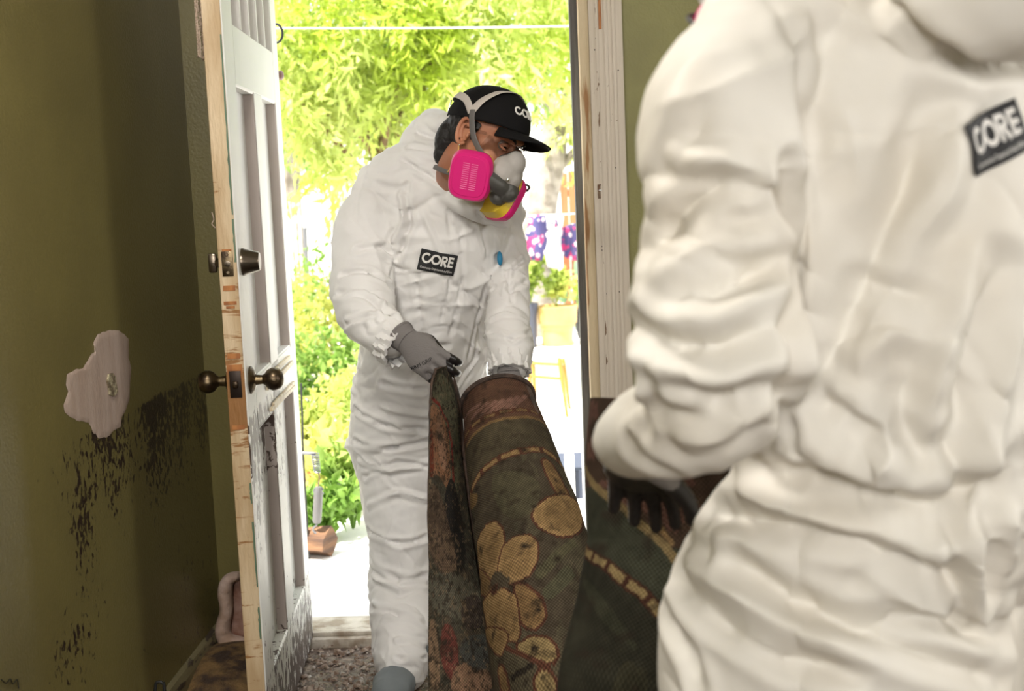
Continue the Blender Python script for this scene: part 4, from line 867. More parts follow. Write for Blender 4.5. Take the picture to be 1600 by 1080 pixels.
        b(MB().loft([(s*.060, .088, -.07), (s*.072, .02, -.105), (s*.055, -.06, -.115), (0, -.095, -.115)], .006, .0016, U=(0, 0, 1), n=8, sub=5), 'neck_strap', strapd, rp)
    b(MB().loft([(.062, .118, -.058), (.070, .128, -.052), (.080, .130, -.056), (.086, .124, -.066)], .003, n=8, sub=3), 'mask_hook', dmask, rp)
    # safety glasses
    gl_ = []
    for i in range(31):
        a = (i/30-.5)*2; ph = pi/2-a*1.12
        for j in range(9):
            t = j/8; gl_.append((.077*cos(ph)*1.0, .012+.096*sin(ph)-.012*(1-t), -.022+.046*t*(1-.15*abs(a))+.010*(1-t)*np.exp(-(a/.2)**2)))
    fs = [(i*9+j, i*9+j+1, (i+1)*9+j+1, (i+1)*9+j) for i in range(30) for j in range(8)]
    sg = mk('safety_glasses', [T(p) for p in gl_], fs, lens, P); sm = sg.modifiers.new('s', 'SOLIDIFY'); sm.thickness = .0018
    for s in (-1, 1): b(MB().loft([(s*.072, .045, .016), (s*.081, .01, .012), (s*.083, -.02, .008)], .0016, .0035, U=(1, 0, 0), n=8, sub=3), 'temple', lens, sg)
    return hd, T
def logo_strokes(h, letters=True):
    """C and O drawn as one looping ribbon, then heavy R and E; baseline at 0, height h"""
    t = h*.21; out = []; r = h/2-t/2
    cx, cy = h*.5, h*.5
    p = arc(cx, cy, r*1.02, r, 48, 292, 30)                          # C
    p += [(cx+r*.95, cy-r*.62), (h*1.12, cy+.02*h)]
    ox = h*1.52
    p2 = [(cx+r*.45, cy-r*.93), (cx+r*.95, cy-r*.55), (h*1.03, cy), (ox-r*.9, cy+r*.62)]+arc(ox, cy, r*1.05, r, 130, -222, 44)
    out.append(ribbon2d(p[:30], t)); out.append(ribbon2d(p2, t))
    if letters:
        x0 = h*2.17
        out.append(ribbon2d([(x0, 0), (x0, h)], t)); out.append(ribbon2d([(x0-t/2, h-t/2), (x0+.30*h, h-t/2)]+arc(x0+.30*h, h*.70, h*.20, h*.30-t/2, 90, -90, 12)+[(x0, .40*h+t/2)], t*.95))
        out.append(ribbon2d([(x0+.22*h, .44*h), (x0+.52*h, 0)], t*1.1)); x1 = x0+.80*h
        out.append(ribbon2d([(x1, 0), (x1, h)], t))
        for yy in (t/2, h*.5, h-t/2): out.append(ribbon2d([(x1-t/2, yy), (x1+.48*h, yy)], t*.95))
    res = []
    for v, f in out: res.append((v, f))
    return res
def wrap_patch(name, tree, corner, ux, uy, wd, ht, parent, small=True, off=.0022, iters=10):
    """a printed patch laid on the garment: every point is dropped onto the cloth"""
    corner, ux, uy = map(lambda q: np.array(q, float), (corner, ux, uy)); ux /= np.linalg.norm(ux); uy -= ux*np.dot(ux, uy); uy /= np.linalg.norm(uy); nz = np.cross(ux, uy)
    def drop(x, y, o):
        p = corner+ux*x+uy*y+nz*.12; h_ = tree.ray_cast(V(p), V(-nz), .3)
        q = np.array(h_[0]) if h_[0] is not None else corner+ux*x+uy*y
        return q
    NX, NY = 33, 17; H = np.array([[ (drop(wd*i/(NX-1), ht*j/(NY-1), 0)-corner)@nz for j in range(NY)] for i in range(NX)])
    H0 = H.copy()
    for _ in range(iters):
        Hp = np.pad(H, 1, mode='edge'); H = np.maximum((Hp[:-2, 1:-1]+Hp[2:, 1:-1]+Hp[1:-1, :-2]+Hp[1:-1, 2:])/4, H0)
    for _ in range(3):
        Hp = np.pad(H, 1, mode='edge'); H = (Hp[:-2, 1:-1]+Hp[2:, 1:-1]+Hp[1:-1, :-2]+Hp[1:-1, 2:])/4+.0003
    def surf(x, y, o):
        fx = np.clip(x/wd*(NX-1), 0, NX-1.001); fy = np.clip(y/ht*(NY-1), 0, NY-1.001); i, j = int(fx), int(fy); a, b_ = fx-i, fy-j
        h_ = H[i, j]*(1-a)*(1-b_)+H[i+1, j]*a*(1-b_)+H[i, j+1]*(1-a)*b_+H[i+1, j+1]*a*b_; return corner+ux*x+uy*y+nz*(h_+o)
    vs = [surf(wd*i/(NX-1), ht*j/(NY-1), off) for i in range(NX) for j in range(NY)]; fs = [(i*NY+j, (i+1)*NY+j, (i+1)*NY+j+1, i*NY+j+1) for i in range(NX-1) for j in range(NY-1)]
    o = mk(name, vs, fs, patchm, parent); sm = o.modifiers.new('s', 'SOLIDIFY'); sm.thickness = .0008; sm.offset = 1
    hh = ht*.50; L_ = logo_strokes(hh); W_ = hh*3.55; sx = wd*.88/W_
    vv, ff = [], []
    for v, f in L_:
        n0 = len(vv); vv += [surf(wd*.06+x*sx, ht*.37+y, off+.0022) for x, y in v]; ff += [[i+n0 for i in g] for g in f]
    mk('patch_logo', vv, ff, patchw, o)
    if small:
        v, f = text_shape('Community Organized Relief Effort', ht*.145); s_ = wd*.88/(v[:, 0].max()); mk('patch_lettering', [surf(wd*.06+p[0]*s_, ht*.12+p[1], off+.0022) for p in v], f, patchw, o)
    return o
# ------------------------------------------------------------------ the worker in the doorway
PA_ = empty('person', (at(640, 1060, 3.6)[0], 3.6, 0), 'person in white coverall, black cap and magenta respirator bending in the doorway', 'person', 'workers in white coveralls')
del PA_['group']
u = lambda px, Y: px*Y/FPX
mb = MB()
TU = (.92, .36, 0)
def L(mb, pts, rpx, rb, U=None, n=28, sub=3):
    P = [at(x, y, Y) for x, y, Y in pts]; ra = [u(r, p[2]) for r, p in zip(rpx, pts)]
    return mb.loft(P, ra, rb if rb is not None else None, U=U, n=n, sub=sub)
L(mb, [(652, 735, 3.80), (648, 670, 3.80), (655, 600, 3.78), (668, 520, 3.74), (684, 440, 3.70), (692, 370, 3.66), (688, 310, 3.64), (688, 278, 3.64)], [100, 106, 108, 106, 110, 108, 104, 62], [.155, .165, .165, .15, .15, .145, .125, .09], U=TU)
# shoulders
L(mb, [(592, 300, 3.62), (640, 272, 3.62), (700, 268, 3.62), (760, 300, 3.68), (790, 335, 3.74)], [44, 50, 50, 46, 34], None)
L(mb, [(588, 312, 3.60), (570, 360, 3.58), (566, 410, 3.55), (565, 455, 3.50), (580, 500, 3.42), (612, 532, 3.35)], [44, 47, 48, 50, 44, 33], None)
L(mb, [(785, 350, 3.74), (797, 400, 3.70), (796, 450, 3.62), (794, 500, 3.55), (796, 545, 3.48), (796, 566, 3.45)], [30, 28, 31, 36, 38, 35], None)
L(mb, [(618, 690, 3.80), (622, 760, 3.76), (630, 840, 3.72), (630, 920, 3.70), (630, 990, 3.58), (628, 1036, 3.50), (627, 1050, 3.48)], [76, 62, 56, 54, 53, 46, 40], [.14, .125, .11, .105, .10, .09, .085])
L(mb, [(700, 690, 3.84), (722, 760, 3.84), (745, 850, 3.86), (748, 950, 3.9), (750, 1010, 3.94)], [62, 56, 48, 44, 40], [.14, .12, .10, .095, .09])
# hood bunched behind the neck and its open collar
L(mb, [(694, 190, 3.58), (676, 205, 3.66), (664, 235, 3.66), (672, 275, 3.62), (705, 300, 3.54), (745, 322, 3.48), (785, 338, 3.50)], [16, 34, 42, 42, 30, 22, 18], None)
L(mb, [(700, 205, 3.76), (690, 250, 3.74), (720, 290, 3.72), (770, 322, 3.68)], [22, 38, 36, 24], None)
v, f = remesh(mb, .0052, 10)
v = crumple(v, f, .022, 5.0, 21, 5); v = crumple(v, f, .008, 13, 33, 5); v = creases(v, f, 9, .0085, .007, 4.5, 5); v = creases(v, f, 8, .0045, .0045, 9, 15)
FA = [([(700, 280), (745, 330), (790, 420), (800, 470), (760, 560), (700, 620)], .006, -.007), ([(745, 350), (770, 450), (745, 560), (690, 640)], .006, .007), ([(735, 350), (757, 450), (732, 560)], .006, -.005),
      ([(637, 290), (640, 350), (622, 400), (610, 440)], .008, -.014), ([(625, 300), (632, 345), (610, 385)], .008, .010), ([(560, 390), (600, 385), (620, 400)], .008, -.012), ([(535, 430), (580, 425), (612, 455)], .008, -.012),
      ([(530, 460), (575, 465), (620, 500)], .009, -.012), ([(540, 500), (580, 490), (625, 505)], .007, .010), ([(560, 540), (590, 500), (600, 470)], .007, .009), ([(545, 580), (600, 600), (660, 610)], .009, -.012),
      ([(550, 610), (610, 640), (668, 650)], .009, .012), ([(556, 640), (600, 665), (665, 672)], .008, -.013), ([(556, 690), (610, 700), (668, 690)], .008, -.014), ([(560, 720), (610, 735), (668, 725)], .009, .012), ([(570, 745), (620, 722), (668, 728)], .007, -.014),
      ([(575, 790), (620, 770), (665, 780)], .009, .010), ([(578, 830), (625, 850), (665, 840)], .008, -.013), ([(580, 870), (620, 905), (665, 900)], .009, -.014), ([(582, 900), (625, 925), (668, 918)], .008, .012), ([(580, 950), (620, 960), (665, 975)], .008, -.013),
      ([(578, 985), (620, 1000), (665, 1005)], .008, .012), ([(585, 1020), (625, 1030), (665, 1028)], .006, -.012), ([(650, 430), (660, 520), (640, 600)], .008, -.006), ([(600, 560), (650, 540), (700, 540)], .008, -.008),
      ([(775, 400), (800, 420), (822, 405)], .007, -.009), ([(770, 450), (800, 455), (822, 440)], .007, -.010), ([(765, 500), (790, 490), (825, 505)], .007, .008), ([(765, 520), (800, 530), (828, 520)], .007, -.010), ([(790, 360), (800, 420), (785, 460)], .006, .006),
      ([(545, 300), (590, 290), (640, 300)], .010, -.006), ([(640, 230), (690, 245), (712, 290)], .008, -.010), ([(630, 250), (670, 275), (720, 305), (760, 335)], .006, -.012), ([(655, 200), (690, 215), (712, 250)], .007, .008),
      ([(660, 330), (690, 400), (700, 480)], .008, .006), ([(720, 360), (722, 440), (705, 520)], .007, -.006), ([(700, 330), (708, 420), (690, 500)], .006, -.005)]
FA = [(a, b*.9, c*1.7) for a, b, c in FA]
v = folds(v, f, FA)
CA = mk('coverall', v, f, suitA, PA_)
CA['label'] = 'white papery hooded coverall'
trA = bvh(v, f)
c_ = hit(trA, 651, 420); cr_ = hit(trA, 708, 431); cu = hit(trA, 655, 390)
wrap_patch('chest_patch', trA, c_, cr_-c_, cu-c_, .102, .059, CA)
# elastic cuffs
for (a, b_, r_) in (((615, 538, 3.34), (628, 548, 3.32), 33), ((796, 566, 3.45), (796, 576, 3.44), 33)):
    P = [at(*a), at(*b_)]; ax = (P[1]-P[0])/np.linalg.norm(P[1]-P[0]); uu = np.cross(ax, (0, 1, 0)); uu /= np.linalg.norm(uu); ww = np.cross(ax, uu)
    pts = []; R_ = u(r_, 3.4)
    mb = MB(); N = 64; rings = []
    for k, (t, rr) in enumerate(((-.6, 1.0), (0, 1.04), (.5, .98), (1.0, 1.02), (1.05, .90), (.2, .88))):
        for j in range(N):
            q = 2*pi*j/N; rad = R_*rr*(1+.07*sin(q*13+k)+.04*sin(q*29+2*k)); mb.v.append(tuple(P[0]+ax*t*.03+(uu*cos(q)+ww*sin(q))*rad))
    mb.f = [(k*N+j, k*N+(j+1) % N, (k+1)*N+(j+1) % N, (k+1)*N+j) for k in range(5) for j in range(N)]; mb.build('elastic_cuff', suitA, CA)
# head
HC = at(757, 219, 3.44)
MA = head_mat(HC, radians(55.8), radians(24.6), radians(-15.6))
make_head(PA_, MA, 1.05, neckto=at(715, 290, 3.62))
hd, T_ = None, lambda p: np.array(MA @ V(np.array(p)*1.05))
er = empty
for (x, y, z, r_) in ((-.084, -.002, -.037, .0028), (-.083, -.016, -.020, .0022)): MB().ell(T_((x, y, z)), (r_, r_, r_)).build('earring', silver, PA_)
tube('ear_cord', [T_((-.084, -.004, -.040)), T_((-.086, .004, -.055)), T_((-.082, .002, -.085)), T_((-.076, -.004, -.11))], .0014, goldm, PA_)
MB().ell(at(781, 404, 3.60), (.008, .01, .02)).build('blue_pull_tab', mat('blue_tape', (.02, .22, .42), .5), CA)
# gloves
g1, T1 = hand(PA_, at(636, 533, 3.30), at(696, 586, 3.20)-at(636, 533, 3.30), (-.35, -.9, .35), -1, (.75, .9, .5), .026, 1.10, thumb=(1.0, .7), tx=.0)
g2, T2 = hand(PA_, at(795, 580, 3.42), (.03, -.35, -.9), (.1, -.8, .5), 1, (.55, .5, .4), .024, 1.0)
for body, (x, y), sz, rot in (('FIRM GRIP', (643, 580), .0135, 27),):
    v, f = text_shape(body, sz); ca, sa = cos(radians(rot)), sin(radians(rot)); gv = np.array([tuple(q.co) for q in g1.data.vertices]); trg = bvh(gv, [tuple(p.vertices) for p in g1.data.polygons])
    pts = []; last = None
    for p in v:
        X = (p[0]*ca-p[1]*sa)*FPX/3.28; Y_ = (p[0]*sa+p[1]*ca)*FPX/3.28; h_ = hit(trg, x+X, y-Y_)
        if h_ is None: h_ = last if last is not None else at(x+X, y-Y_, 3.25)
        last = h_; pts.append(h_+np.array((0, -.0032, .0004)))
    mk('glove_lettering', pts, f, blackcloth, g1)
# shoe covers
for (x, y, Y, sgn) in ((628, 1046, 3.47, 1), (748, 1020, 3.94, 1)):
    p = at(x, y, Y); sh = MB().loft([(p[0], Y+.05, p[2]+.03), (p[0], Y+.04, .09), (p[0]-.005, Y+.03, .055)], (.072, .066, .06), n=20, sub=3).loft([(p[0], Y+.09, .05), (p[0]-.01, Y, .055), (p[0]-.02, Y-.10, .05), (p[0]-.02, Y-.16, .038)], (.045, .055, .055, .04), (.05, .055, .048, .036), U=(1, 0, 0), n=18, sub=3)
    vv, ff = remesh(sh, .006, 5); vv[:, 2] = np.maximum(vv[:, 2], .003); vv = crumple(vv, ff, .01, 14, 9); mk('shoe_cover', vv, ff, bootm, PA_)
# ------------------------------------------------------------------ the worker close to the camera, seen from behind
PB_ = empty('person', (.42, 1.55, 0), 'person close up in cream-white coverall seen from behind, reaching left to the rug', 'person')
mb = MB(); UB = (-.86, -.5, 0)
def LB(pts, ra, rb, U=UB, n=36, sub=3): return mb.loft([at(x, y, Y) for x, y, Y in pts], ra, rb, U=U, n=n, sub=sub)
LB([(1312, 1085, 1.56), (1320, 1000, 1.56), (1342, 900, 1.56), (1368, 825, 1.55), (1400, 775, 1.54), (1420, 690, 1.53), (1430, 560, 1.52), (1425, 420, 1.51), (1425, 280, 1.50), (1430, 160, 1.50), (1440, 60, 1.51), (1455, 0, 1.52), (1470, -60, 1.52)],
   [.245, .238, .230, .222, .225, .228, .225, .218, .215, .20, .165, .12, .075], [.19, .19, .18, .165, .178, .185, .172, .162, .155, .145, .125, .10, .075])
LB([(1180, 75, 1.43), (1250, 25, 1.46), (1340, -20, 1.50), (1430, -50, 1.52)], [.075, .085, .085, .08], None, U=None)
LB([(1178, 90, 1.40), (1140, 150, 1.37), (1126, 250, 1.35), (1120, 350, 1.34), (1117, 450, 1.33), (1118, 540, 1.32), (1124, 610, 1.32)], [.070, .080, .083, .085, .086, .084, .072], None, U=None)
LB([(1135, 590, 1.32), (1120, 640, 1.33), (1075, 662, 1.36), (1025, 676, 1.42), (985, 690, 1.50)], [.068, .064, .058, .052, .046], None, U=None)
LB([(1700, 60, 1.66), (1770, 150, 1.72), (1790, 300, 1.74), (1780, 430, 1.72), (1740, 560, 1.70)], [.085, .085, .085, .08, .078], None, U=None)
mb.loft([at(1740, 560, 1.7), at(1560, 640, 1.95), at(1300, 690, 2.0)], (.075, .065, .045), n=24, sub=3)
lf = at(1300, 1060, 1.52); rf = at(1470, 1060, 1.62)
for p, dx in ((lf, 0), (rf, .02)): mb.loft([p+(0, 0, .05), (p[0]-.01, p[1]+.01, .60), (p[0]-.01, p[1]+.02, .40), (p[0]-.01, p[1]+.03, .15)], (.125, .105, .095, .08), n=26, sub=3)
mb.loft([at(1330, -70, 1.52), at(1400, -30, 1.42), at(1480, -5, 1.34), at(1560, 0, 1.32), at(1650, -10, 1.36), at(1720, -50, 1.46)], (.05, .058, .060, .060, .060, .05), n=22, sub=3)
hc = at(1440, -190, 1.60)
mb.ell(at(1510, -100, 1.56), (.115, .12, .12), n=30)
v, f = remesh(mb, .0055, 12)
v = crumple(v, f, .030, 3.4, 51, 5); v = crumple(v, f, .007, 9, 61, 5); v = creases(v, f, 8, .010, .012, 3.4, 7); v = creases(v, f, 5, .004, .006, 7, 17)
FB = [([(1330, -30), (1400, 25), (1470, 78), (1540, 92), (1640, 88)], .014, -.024), ([(1228, 270), (1240, 350), (1242, 430), (1238, 520), (1225, 600), (1214, 690)], .014, -.030), ([(1262, 250), (1275, 400), (1262, 520)], .020, .010),
      ([(1015, 385), (1070, 325), (1130, 285), (1160, 275)], .013, -.016), ([(1060, 245), (1130, 250), (1190, 275), (1230, 310)], .011, .013), ([(1180, 280), (1215, 300), (1235, 350)], .011, -.016),
      ([(1040, 430), (1110, 385), (1200, 380)], .013, .011), ([(1030, 470), (1120, 450), (1210, 400)], .013, -.015), ([(1110, 470), (1170, 445), (1220, 410)], .010, -.012), ([(1000, 510), (1060, 550), (1130, 545), (1210, 500)], .014, -.020), ([(990, 540), (1060, 575), (1130, 580), (1215, 550)], .012, .014),
      ([(960, 590), (1030, 640), (1110, 650)], .012, -.018), ([(990, 600), (1060, 600), (1130, 620), (1200, 600)], .011, -.013), ([(945, 640), (985, 700), (1040, 735), (1110, 740)], .012, -.012), ([(1000, 560), (1010, 610), (990, 660)], .010, .010), ([(1080, 690), (1150, 650), (1210, 590)], .012, .012),
      ([(1190, 720), (1260, 745), (1340, 770), (1420, 800), (1490, 800), (1545, 770), (1600, 735)], .020, -.034), ([(1200, 700), (1290, 725), (1370, 755), (1440, 765)], .018, .020), ([(1310, 625), (1380, 660), (1390, 700), (1360, 750)], .014, .018), ([(1240, 610), (1290, 635), (1320, 640), (1400, 680)], .013, -.018),
      ([(1235, 640), (1250, 700), (1290, 750)], .013, -.014), ([(1450, 190), (1420, 300), (1370, 400), (1330, 480), (1290, 560), (1265, 610)], .022, -.020), ([(1490, 150), (1480, 300), (1430, 380)], .018, .012), ([(1250, 60), (1255, 150), (1262, 230)], .014, -.014), ([(1300, 120), (1330, 200), (1345, 300)], .02, .010),
      ([(1375, 400), (1450, 300), (1480, 220)], .02, .014), ([(1340, 440), (1400, 455), (1460, 470)], .010, -.010), ([(1560, 420), (1540, 520), (1520, 600), (1500, 680)], .018, -.020), ([(1510, 430), (1470, 550), (1440, 650)], .020, .014), ([(1430, 560), (1410, 650), (1460, 740)], .014, -.014),
      ([(1590, 470), (1560, 600), (1545, 700)], .016, .014), ([(1480, 680), (1500, 740), (1510, 780)], .010, -.016), ([(1530, 640), (1535, 700), (1550, 770)], .010, .014), ([(1110, 800), (1180, 810), (1270, 830), (1350, 850), (1420, 880), (1480, 910)], .014, -.022),
      ([(1090, 780), (1180, 775), (1280, 800), (1380, 830)], .016, .014), ([(1070, 840), (1150, 880), (1240, 940), (1330, 980), (1430, 1020), (1560, 1060)], .014, -.022), ([(1080, 880), (1160, 930), (1250, 985), (1340, 1015)], .013, .016), ([(1060, 900), (1130, 980), (1230, 1040), (1330, 1045)], .012, -.016), ([(1345, 985), (1400, 965), (1480, 965), (1560, 1000)], .016, -.018),
      ([(1380, 920), (1450, 945), (1560, 955)], .015, .014), ([(1480, 830), (1490, 900), (1500, 950)], .010, -.014), ([(1510, 830), (1515, 900), (1525, 960)], .010, .012), ([(1540, 820), (1550, 880), (1545, 930)], .010, -.013), ([(1450, 830), (1455, 880)], .009, -.010), ([(1570, 800), (1580, 880)], .009, .011), ([(1040, 960), (1075, 1020), (1090, 1070)], .012, -.014), ([(1120, 120), (1090, 200), (1060, 260)], .018, -.008), ([(1330, 560), (1390, 520), (1460, 540)], .012, .010)]
FB = [(a, b, c*1.35) for a, b, c in FB]
v = folds(v, f, FB)
CB = mk('coverall', v, f, suitB, PB_); CB['label'] = 'cream-white hooded coverall with gathered waist'
sub = CB.modifiers.new('s', 'SUBSURF'); sub.levels = 1; sub.render_levels = 1
trB = bvh(v, f); c_ = hit(trB, 1526, 272); cu = hit(trB, 1500, 196); cr_ = hit(trB, 1592, 240)
wrap_patch('back_patch', trB, c_+(cr_-c_)*-.12, cr_-c_, cu-c_, .076, .055, CB, iters=40)
MBm = head_mat(at(1238, -112, 1.60), radians(180+58), radians(22), 0)
make_head(PB_, MBm, 1.0, neckto=at(1390, -20, 1.56), captext=False)
g3, T3 = hand(PB_, at(985, 712, 1.62), at(1024, 812, 1.84)-at(985, 712, 1.62), (.3, .9, .5), 1, (.15, .2, .2), .02, 1.05)
g4, T4 = hand(PB_, at(1280, 700, 2.02), (-.7, .1, -.5), (.2, -.3, .9), -1, (.6, .5, .4), .03)
for p in (lf, rf):
    sh = MB().loft([(p[0]-.01, p[1]+.03, .2), (p[0]-.01, p[1]+.03, .07)], (.07, .06), n=18).loft([(p[0], p[1]-.03, .05), (p[0]-.05, p[1]+.08, .055), (p[0]-.09, p[1]+.18, .04)], (.045, .052, .04), (.045, .045, .035), n=18, sub=3); vv, ff = remesh(sh, .007, 4); vv[:, 2] = np.maximum(vv[:, 2], .003); mk('shoe_cover', vv, ff, bootm, PB_)
# ================================================================== THE RUG
def inpoly(x, y, poly):
    c = np.zeros(len(x), bool); n = len(poly); j = n-1
    for i in range(n):
        xi, yi = poly[i]; xj, yj = poly[j]
        if yi != yj: c ^= ((yi > y) != (yj > y)) & (x < (xj-xi)*(y-yi)/(yj-yi)+xi)
        j = i
    return c
def sdline(x, y, pl):
    b = np.full(len(x), 9.)
    for (x0, y0), (x1, y1) in zip(pl[:-1], pl[1:]):
        dx, dy = x1-x0, y1-y0; t = np.clip(((x-x0)*dx+(y-y0)*dy)/(dx*dx+dy*dy+1e-12), 0, 1); b = np.minimum(b, np.hypot(x-x0-t*dx, y-y0-t*dy))
    return b
def arclen(x, y, pl):
    best = np.full(len(x), 9.); out = np.zeros(len(x)); s0 = 0
    for (x0, y0), (x1, y1) in zip(pl[:-1], pl[1:]):
        dx, dy = x1-x0, y1-y0; l = math.hypot(dx, dy); t = np.clip(((x-x0)*dx+(y-y0)*dy)/(l*l+1e-12), 0, 1); d = np.hypot(x-x0-t*dx, y-y0-t*dy); m_ = d < best
        out[m_] = (s0+t*l)[m_]; best = np.minimum(best, d); s0 += l
    return out
rugm = mat('woven_rug', (.1, .1, .1), .95, attr='dye', col2=(.03, .022, .015), nscale=30, thr=(.56, .72), spec=.15)
nt = rugm.node_tree; Lk = nt.links; b_ = nt.nodes['Principled BSDF']; at_ = nd(nt, 'ShaderNodeAttribute', attribute_name='weave')
sepx = nd(nt, 'ShaderNodeSeparateXYZ'); Lk.new(at_.outputs['Vector'], sepx.inputs[0])
def sn(sock, k):
    m1 = nd(nt, 'ShaderNodeMath', operation='MULTIPLY'); m1.inputs[1].default_value = k; Lk.new(sock, m1.inputs[0]); m2 = nd(nt, 'ShaderNodeMath', operation='SINE'); Lk.new(m1.outputs[0], m2.inputs[0]); return m2.outputs[0]
mu = nd(nt, 'ShaderNodeMath', operation='MULTIPLY'); Lk.new(sn(sepx.outputs[0], 6.283/.0075), mu.inputs[0]); Lk.new(sn(sepx.outputs[1], 6.283/.0075), mu.inputs[1])
bp = nd(nt, 'ShaderNodeBump'); bp.inputs['Strength'].default_value = .5; bp.inputs['Distance'].default_value = .002; Lk.new(mu.outputs[0], bp.inputs['Height']); Lk.new(bp.outputs[0], b_.inputs['Normal'])
src = b_.inputs['Base Color'].links[0].from_socket; mr = nd(nt, 'ShaderNodeMapRange'); mr.inputs['From Min'].default_value = -.3; mr.inputs['From Max'].default_value = .5; mr.inputs['To Min'].default_value = .58; mr.inputs['To Max'].default_value = 1.15; Lk.new(mu.outputs[0], mr.inputs[0])
vm = nd(nt, 'ShaderNodeVectorMath', operation='SCALE'); Lk.new(src, vm.inputs[0]); Lk.new(mr.outputs[0], vm.inputs['Scale']); Lk.new(vm.outputs[0], b_.inputs['Base Color'])
DG = np.array((.074, .058, .038)); GR = np.array((.075, .080, .042)); TAN = np.array((.30, .19, .085)); TAN2 = np.array((.22, .135, .06)); RUST = np.array((.10, .04, .025)); RED = np.array((.16, .05, .035)); DK = np.array((.028, .022, .016)); PK = np.array((.30, .16, .12)); CRM = np.array((.36, .26, .12))
class Paint:
    """dyes woven into the rug, laid out on the rug's own flat coordinates"""
    def __init__(s, v, uv, f): s.v = v; s.uv = uv; s.n = len(v); s.c = np.tile(DG, (s.n, 1)); s.tree = bvh(v, f); from mathutils.kdtree import KDTree; s.kd = KDTree(len(v)); [s.kd.insert(V(p), i) for i, p in enumerate(v)]; s.kd.balance(); s.x = uv[:, 0]; s.y = uv[:, 1]; s.jx = s.x+.0022*fbm(np.stack([s.x*90, s.y*90, s.x*0], 1), 3); s.jy = s.y+.0022*fbm(np.stack([s.x*90, s.y*90, s.x*0+5], 1), 4)
    def q(s, px, py):
        h_ = hit(s.tree, px, py)
        if h_ is None: return None
        return tuple(s.uv[s.kd.find(V(h_))[1]])
    def pl(s, P): r = [s.q(*p) for p in P]; return [p for p in r if p is not None]
    def mask(s, m, col, a=1): s.c[m] = s.c[m]*(1-a)+np.array(col)*a
    def poly(s, P, col, edge=None, ew=.003, a=1):
        for _ in range(2): P = [w_ for i in range(len(P)) for w_ in ((.75*P[i-1][0]+.25*P[i][0], .75*P[i-1][1]+.25*P[i][1]), (.25*P[i-1][0]+.75*P[i][0], .25*P[i-1][1]+.75*P[i][1]))]
        p = s.pl(P)
        if len(p) < 3: return
        s.mask(inpoly(s.jx, s.jy, p), col, a)
        if edge is not None:
            cp_ = np.mean(p, 0); ip = [tuple(cp_+(np.array(k)-cp_)*.66+(0, .004)) for k in p]; s.mask(inpoly(s.jx, s.jy, ip) & (fbm(np.stack([s.x*70, s.y*140, s.x*0], 1), 21) > -.25), np.array(col)*.74, .75)
            ip = [tuple(cp_+(np.array(k)-cp_)*.86) for k in p]; s.mask(inpoly(s.jx, s.jy, p) & ~inpoly(s.jx, s.jy, ip), np.minimum(np.array(col)*1.22, 1), .7)
        if edge is not None: s.mask(sdline(s.jx, s.jy, p+[p[0]]) < ew, edge)
    def above(s, P, col, a=1):
        p = sorted(s.pl(P)); s.mask(s.jy < np.interp(s.jx, [k[0] for k in p], [k[1] for k in p]), col, a)
    def blob(s, x, y, rx, ry, rot, col, edge=None, ew=.003, a=1, wob=.08):
        ca, sa = cos(radians(rot)), sin(radians(rot)); P = []
        for k in range(28):
            t = 2*pi*k/28; r = 1+wob*sin(3*t+x); X, Y = rx*r*cos(t), ry*r*sin(t); P.append((x+X*ca-Y*sa, y+X*sa+Y*ca))
        s.poly(P, col, edge, ew, a)
    def line(s, P, wd, col, dash=None, ext=False):
        p = s.pl(P)
        if len(p) < 2: return
        if ext:
            a_, b_2 = np.array(p[0]), np.array(p[1]); p = [tuple(a_+(a_-b_2)/np.linalg.norm(a_-b_2)*.12)]+p; a_, b_2 = np.array(p[-1]), np.array(p[-2]); p = p+[tuple(a_+(a_-b_2)/np.linalg.norm(a_-b_2)*.12)]
        d = sdline(s.jx, s.jy, p); m = d < wd/2
        if dash: al = arclen(s.x, s.y, p); m &= ((al % dash[0]) < dash[1])
        s.mask(m, col)
def sheet_obj(name, v, uv, nu, nv, paint_fn, parent, th=.009, closed=False, back=None):
    f = [(i*nv+j, (i+1)*nv+j, (i+1)*nv+j+1, i*nv+j+1) for i in range(nu-1) for j in range(nv-1)]
    nn_ = vnormals(v, f); nn_ = nn_[np.argsort(v[:, 1])[:len(v)//3]].mean(0)
    if nn_[1] > 0: f = [g[::-1] for g in f]
    P = Paint(v, uv, f); paint_fn(P); o = mk(name, v, f, [rugm, back or backm], parent); attr_col(o, 'dye', P.c*(1+.35*fbm(v*22, 12)[:, None]+.30*fbm(v*90, 13, 2)[:, None])*(1-.6*np.clip(fbm(v*6, 15), 0, 1)[:, None])); attr_vec(o, 'weave', np.stack([uv[:, 0], uv[:, 1], uv[:, 0]*0], 1))
    sm = o.modifiers.new('s', 'SOLIDIFY'); sm.thickness = th; sm.offset = -1; sm.material_offset = 1; sm.material_offset_rim = 1
    return o
backm = mat('dark_rug_backing', (.05, .035, .028), .95, col2=(.12, .075, .055), nscale=25, bump=.8, bscale=90)
RG = empty('rug', (at(900, 1250, 2.6)[0], 2.6, 0), 'rolled dirty flowered rug with dark green field, held between the two workers', 'rug')
k_ = [(778, 630, 3.33), (797, 705, 3.20), (820, 800, 3.05), (848, 930, 2.87), (876, 1080, 2.72), (905, 1290, 2.60)]; RR = [58, 71, 85, 99, 109, 118]
kp = np.array([at(*q) for q in k_]); kr = np.array([u(r, q[2]) for r, q in zip(RR, k_)]); kp[-1][2] = max(kp[-1][2], .02)
nv = 330; t = np.linspace(0, 5, nv); cx = np.stack([np.interp(t, range(6), kp[:, i]) for i in range(3)], 1); rr = np.interp(t, range(6), kr)
for _ in range(40): cx[1:-1] = (cx[:-2]+cx[2:])/2*.5+cx[1:-1]*.5
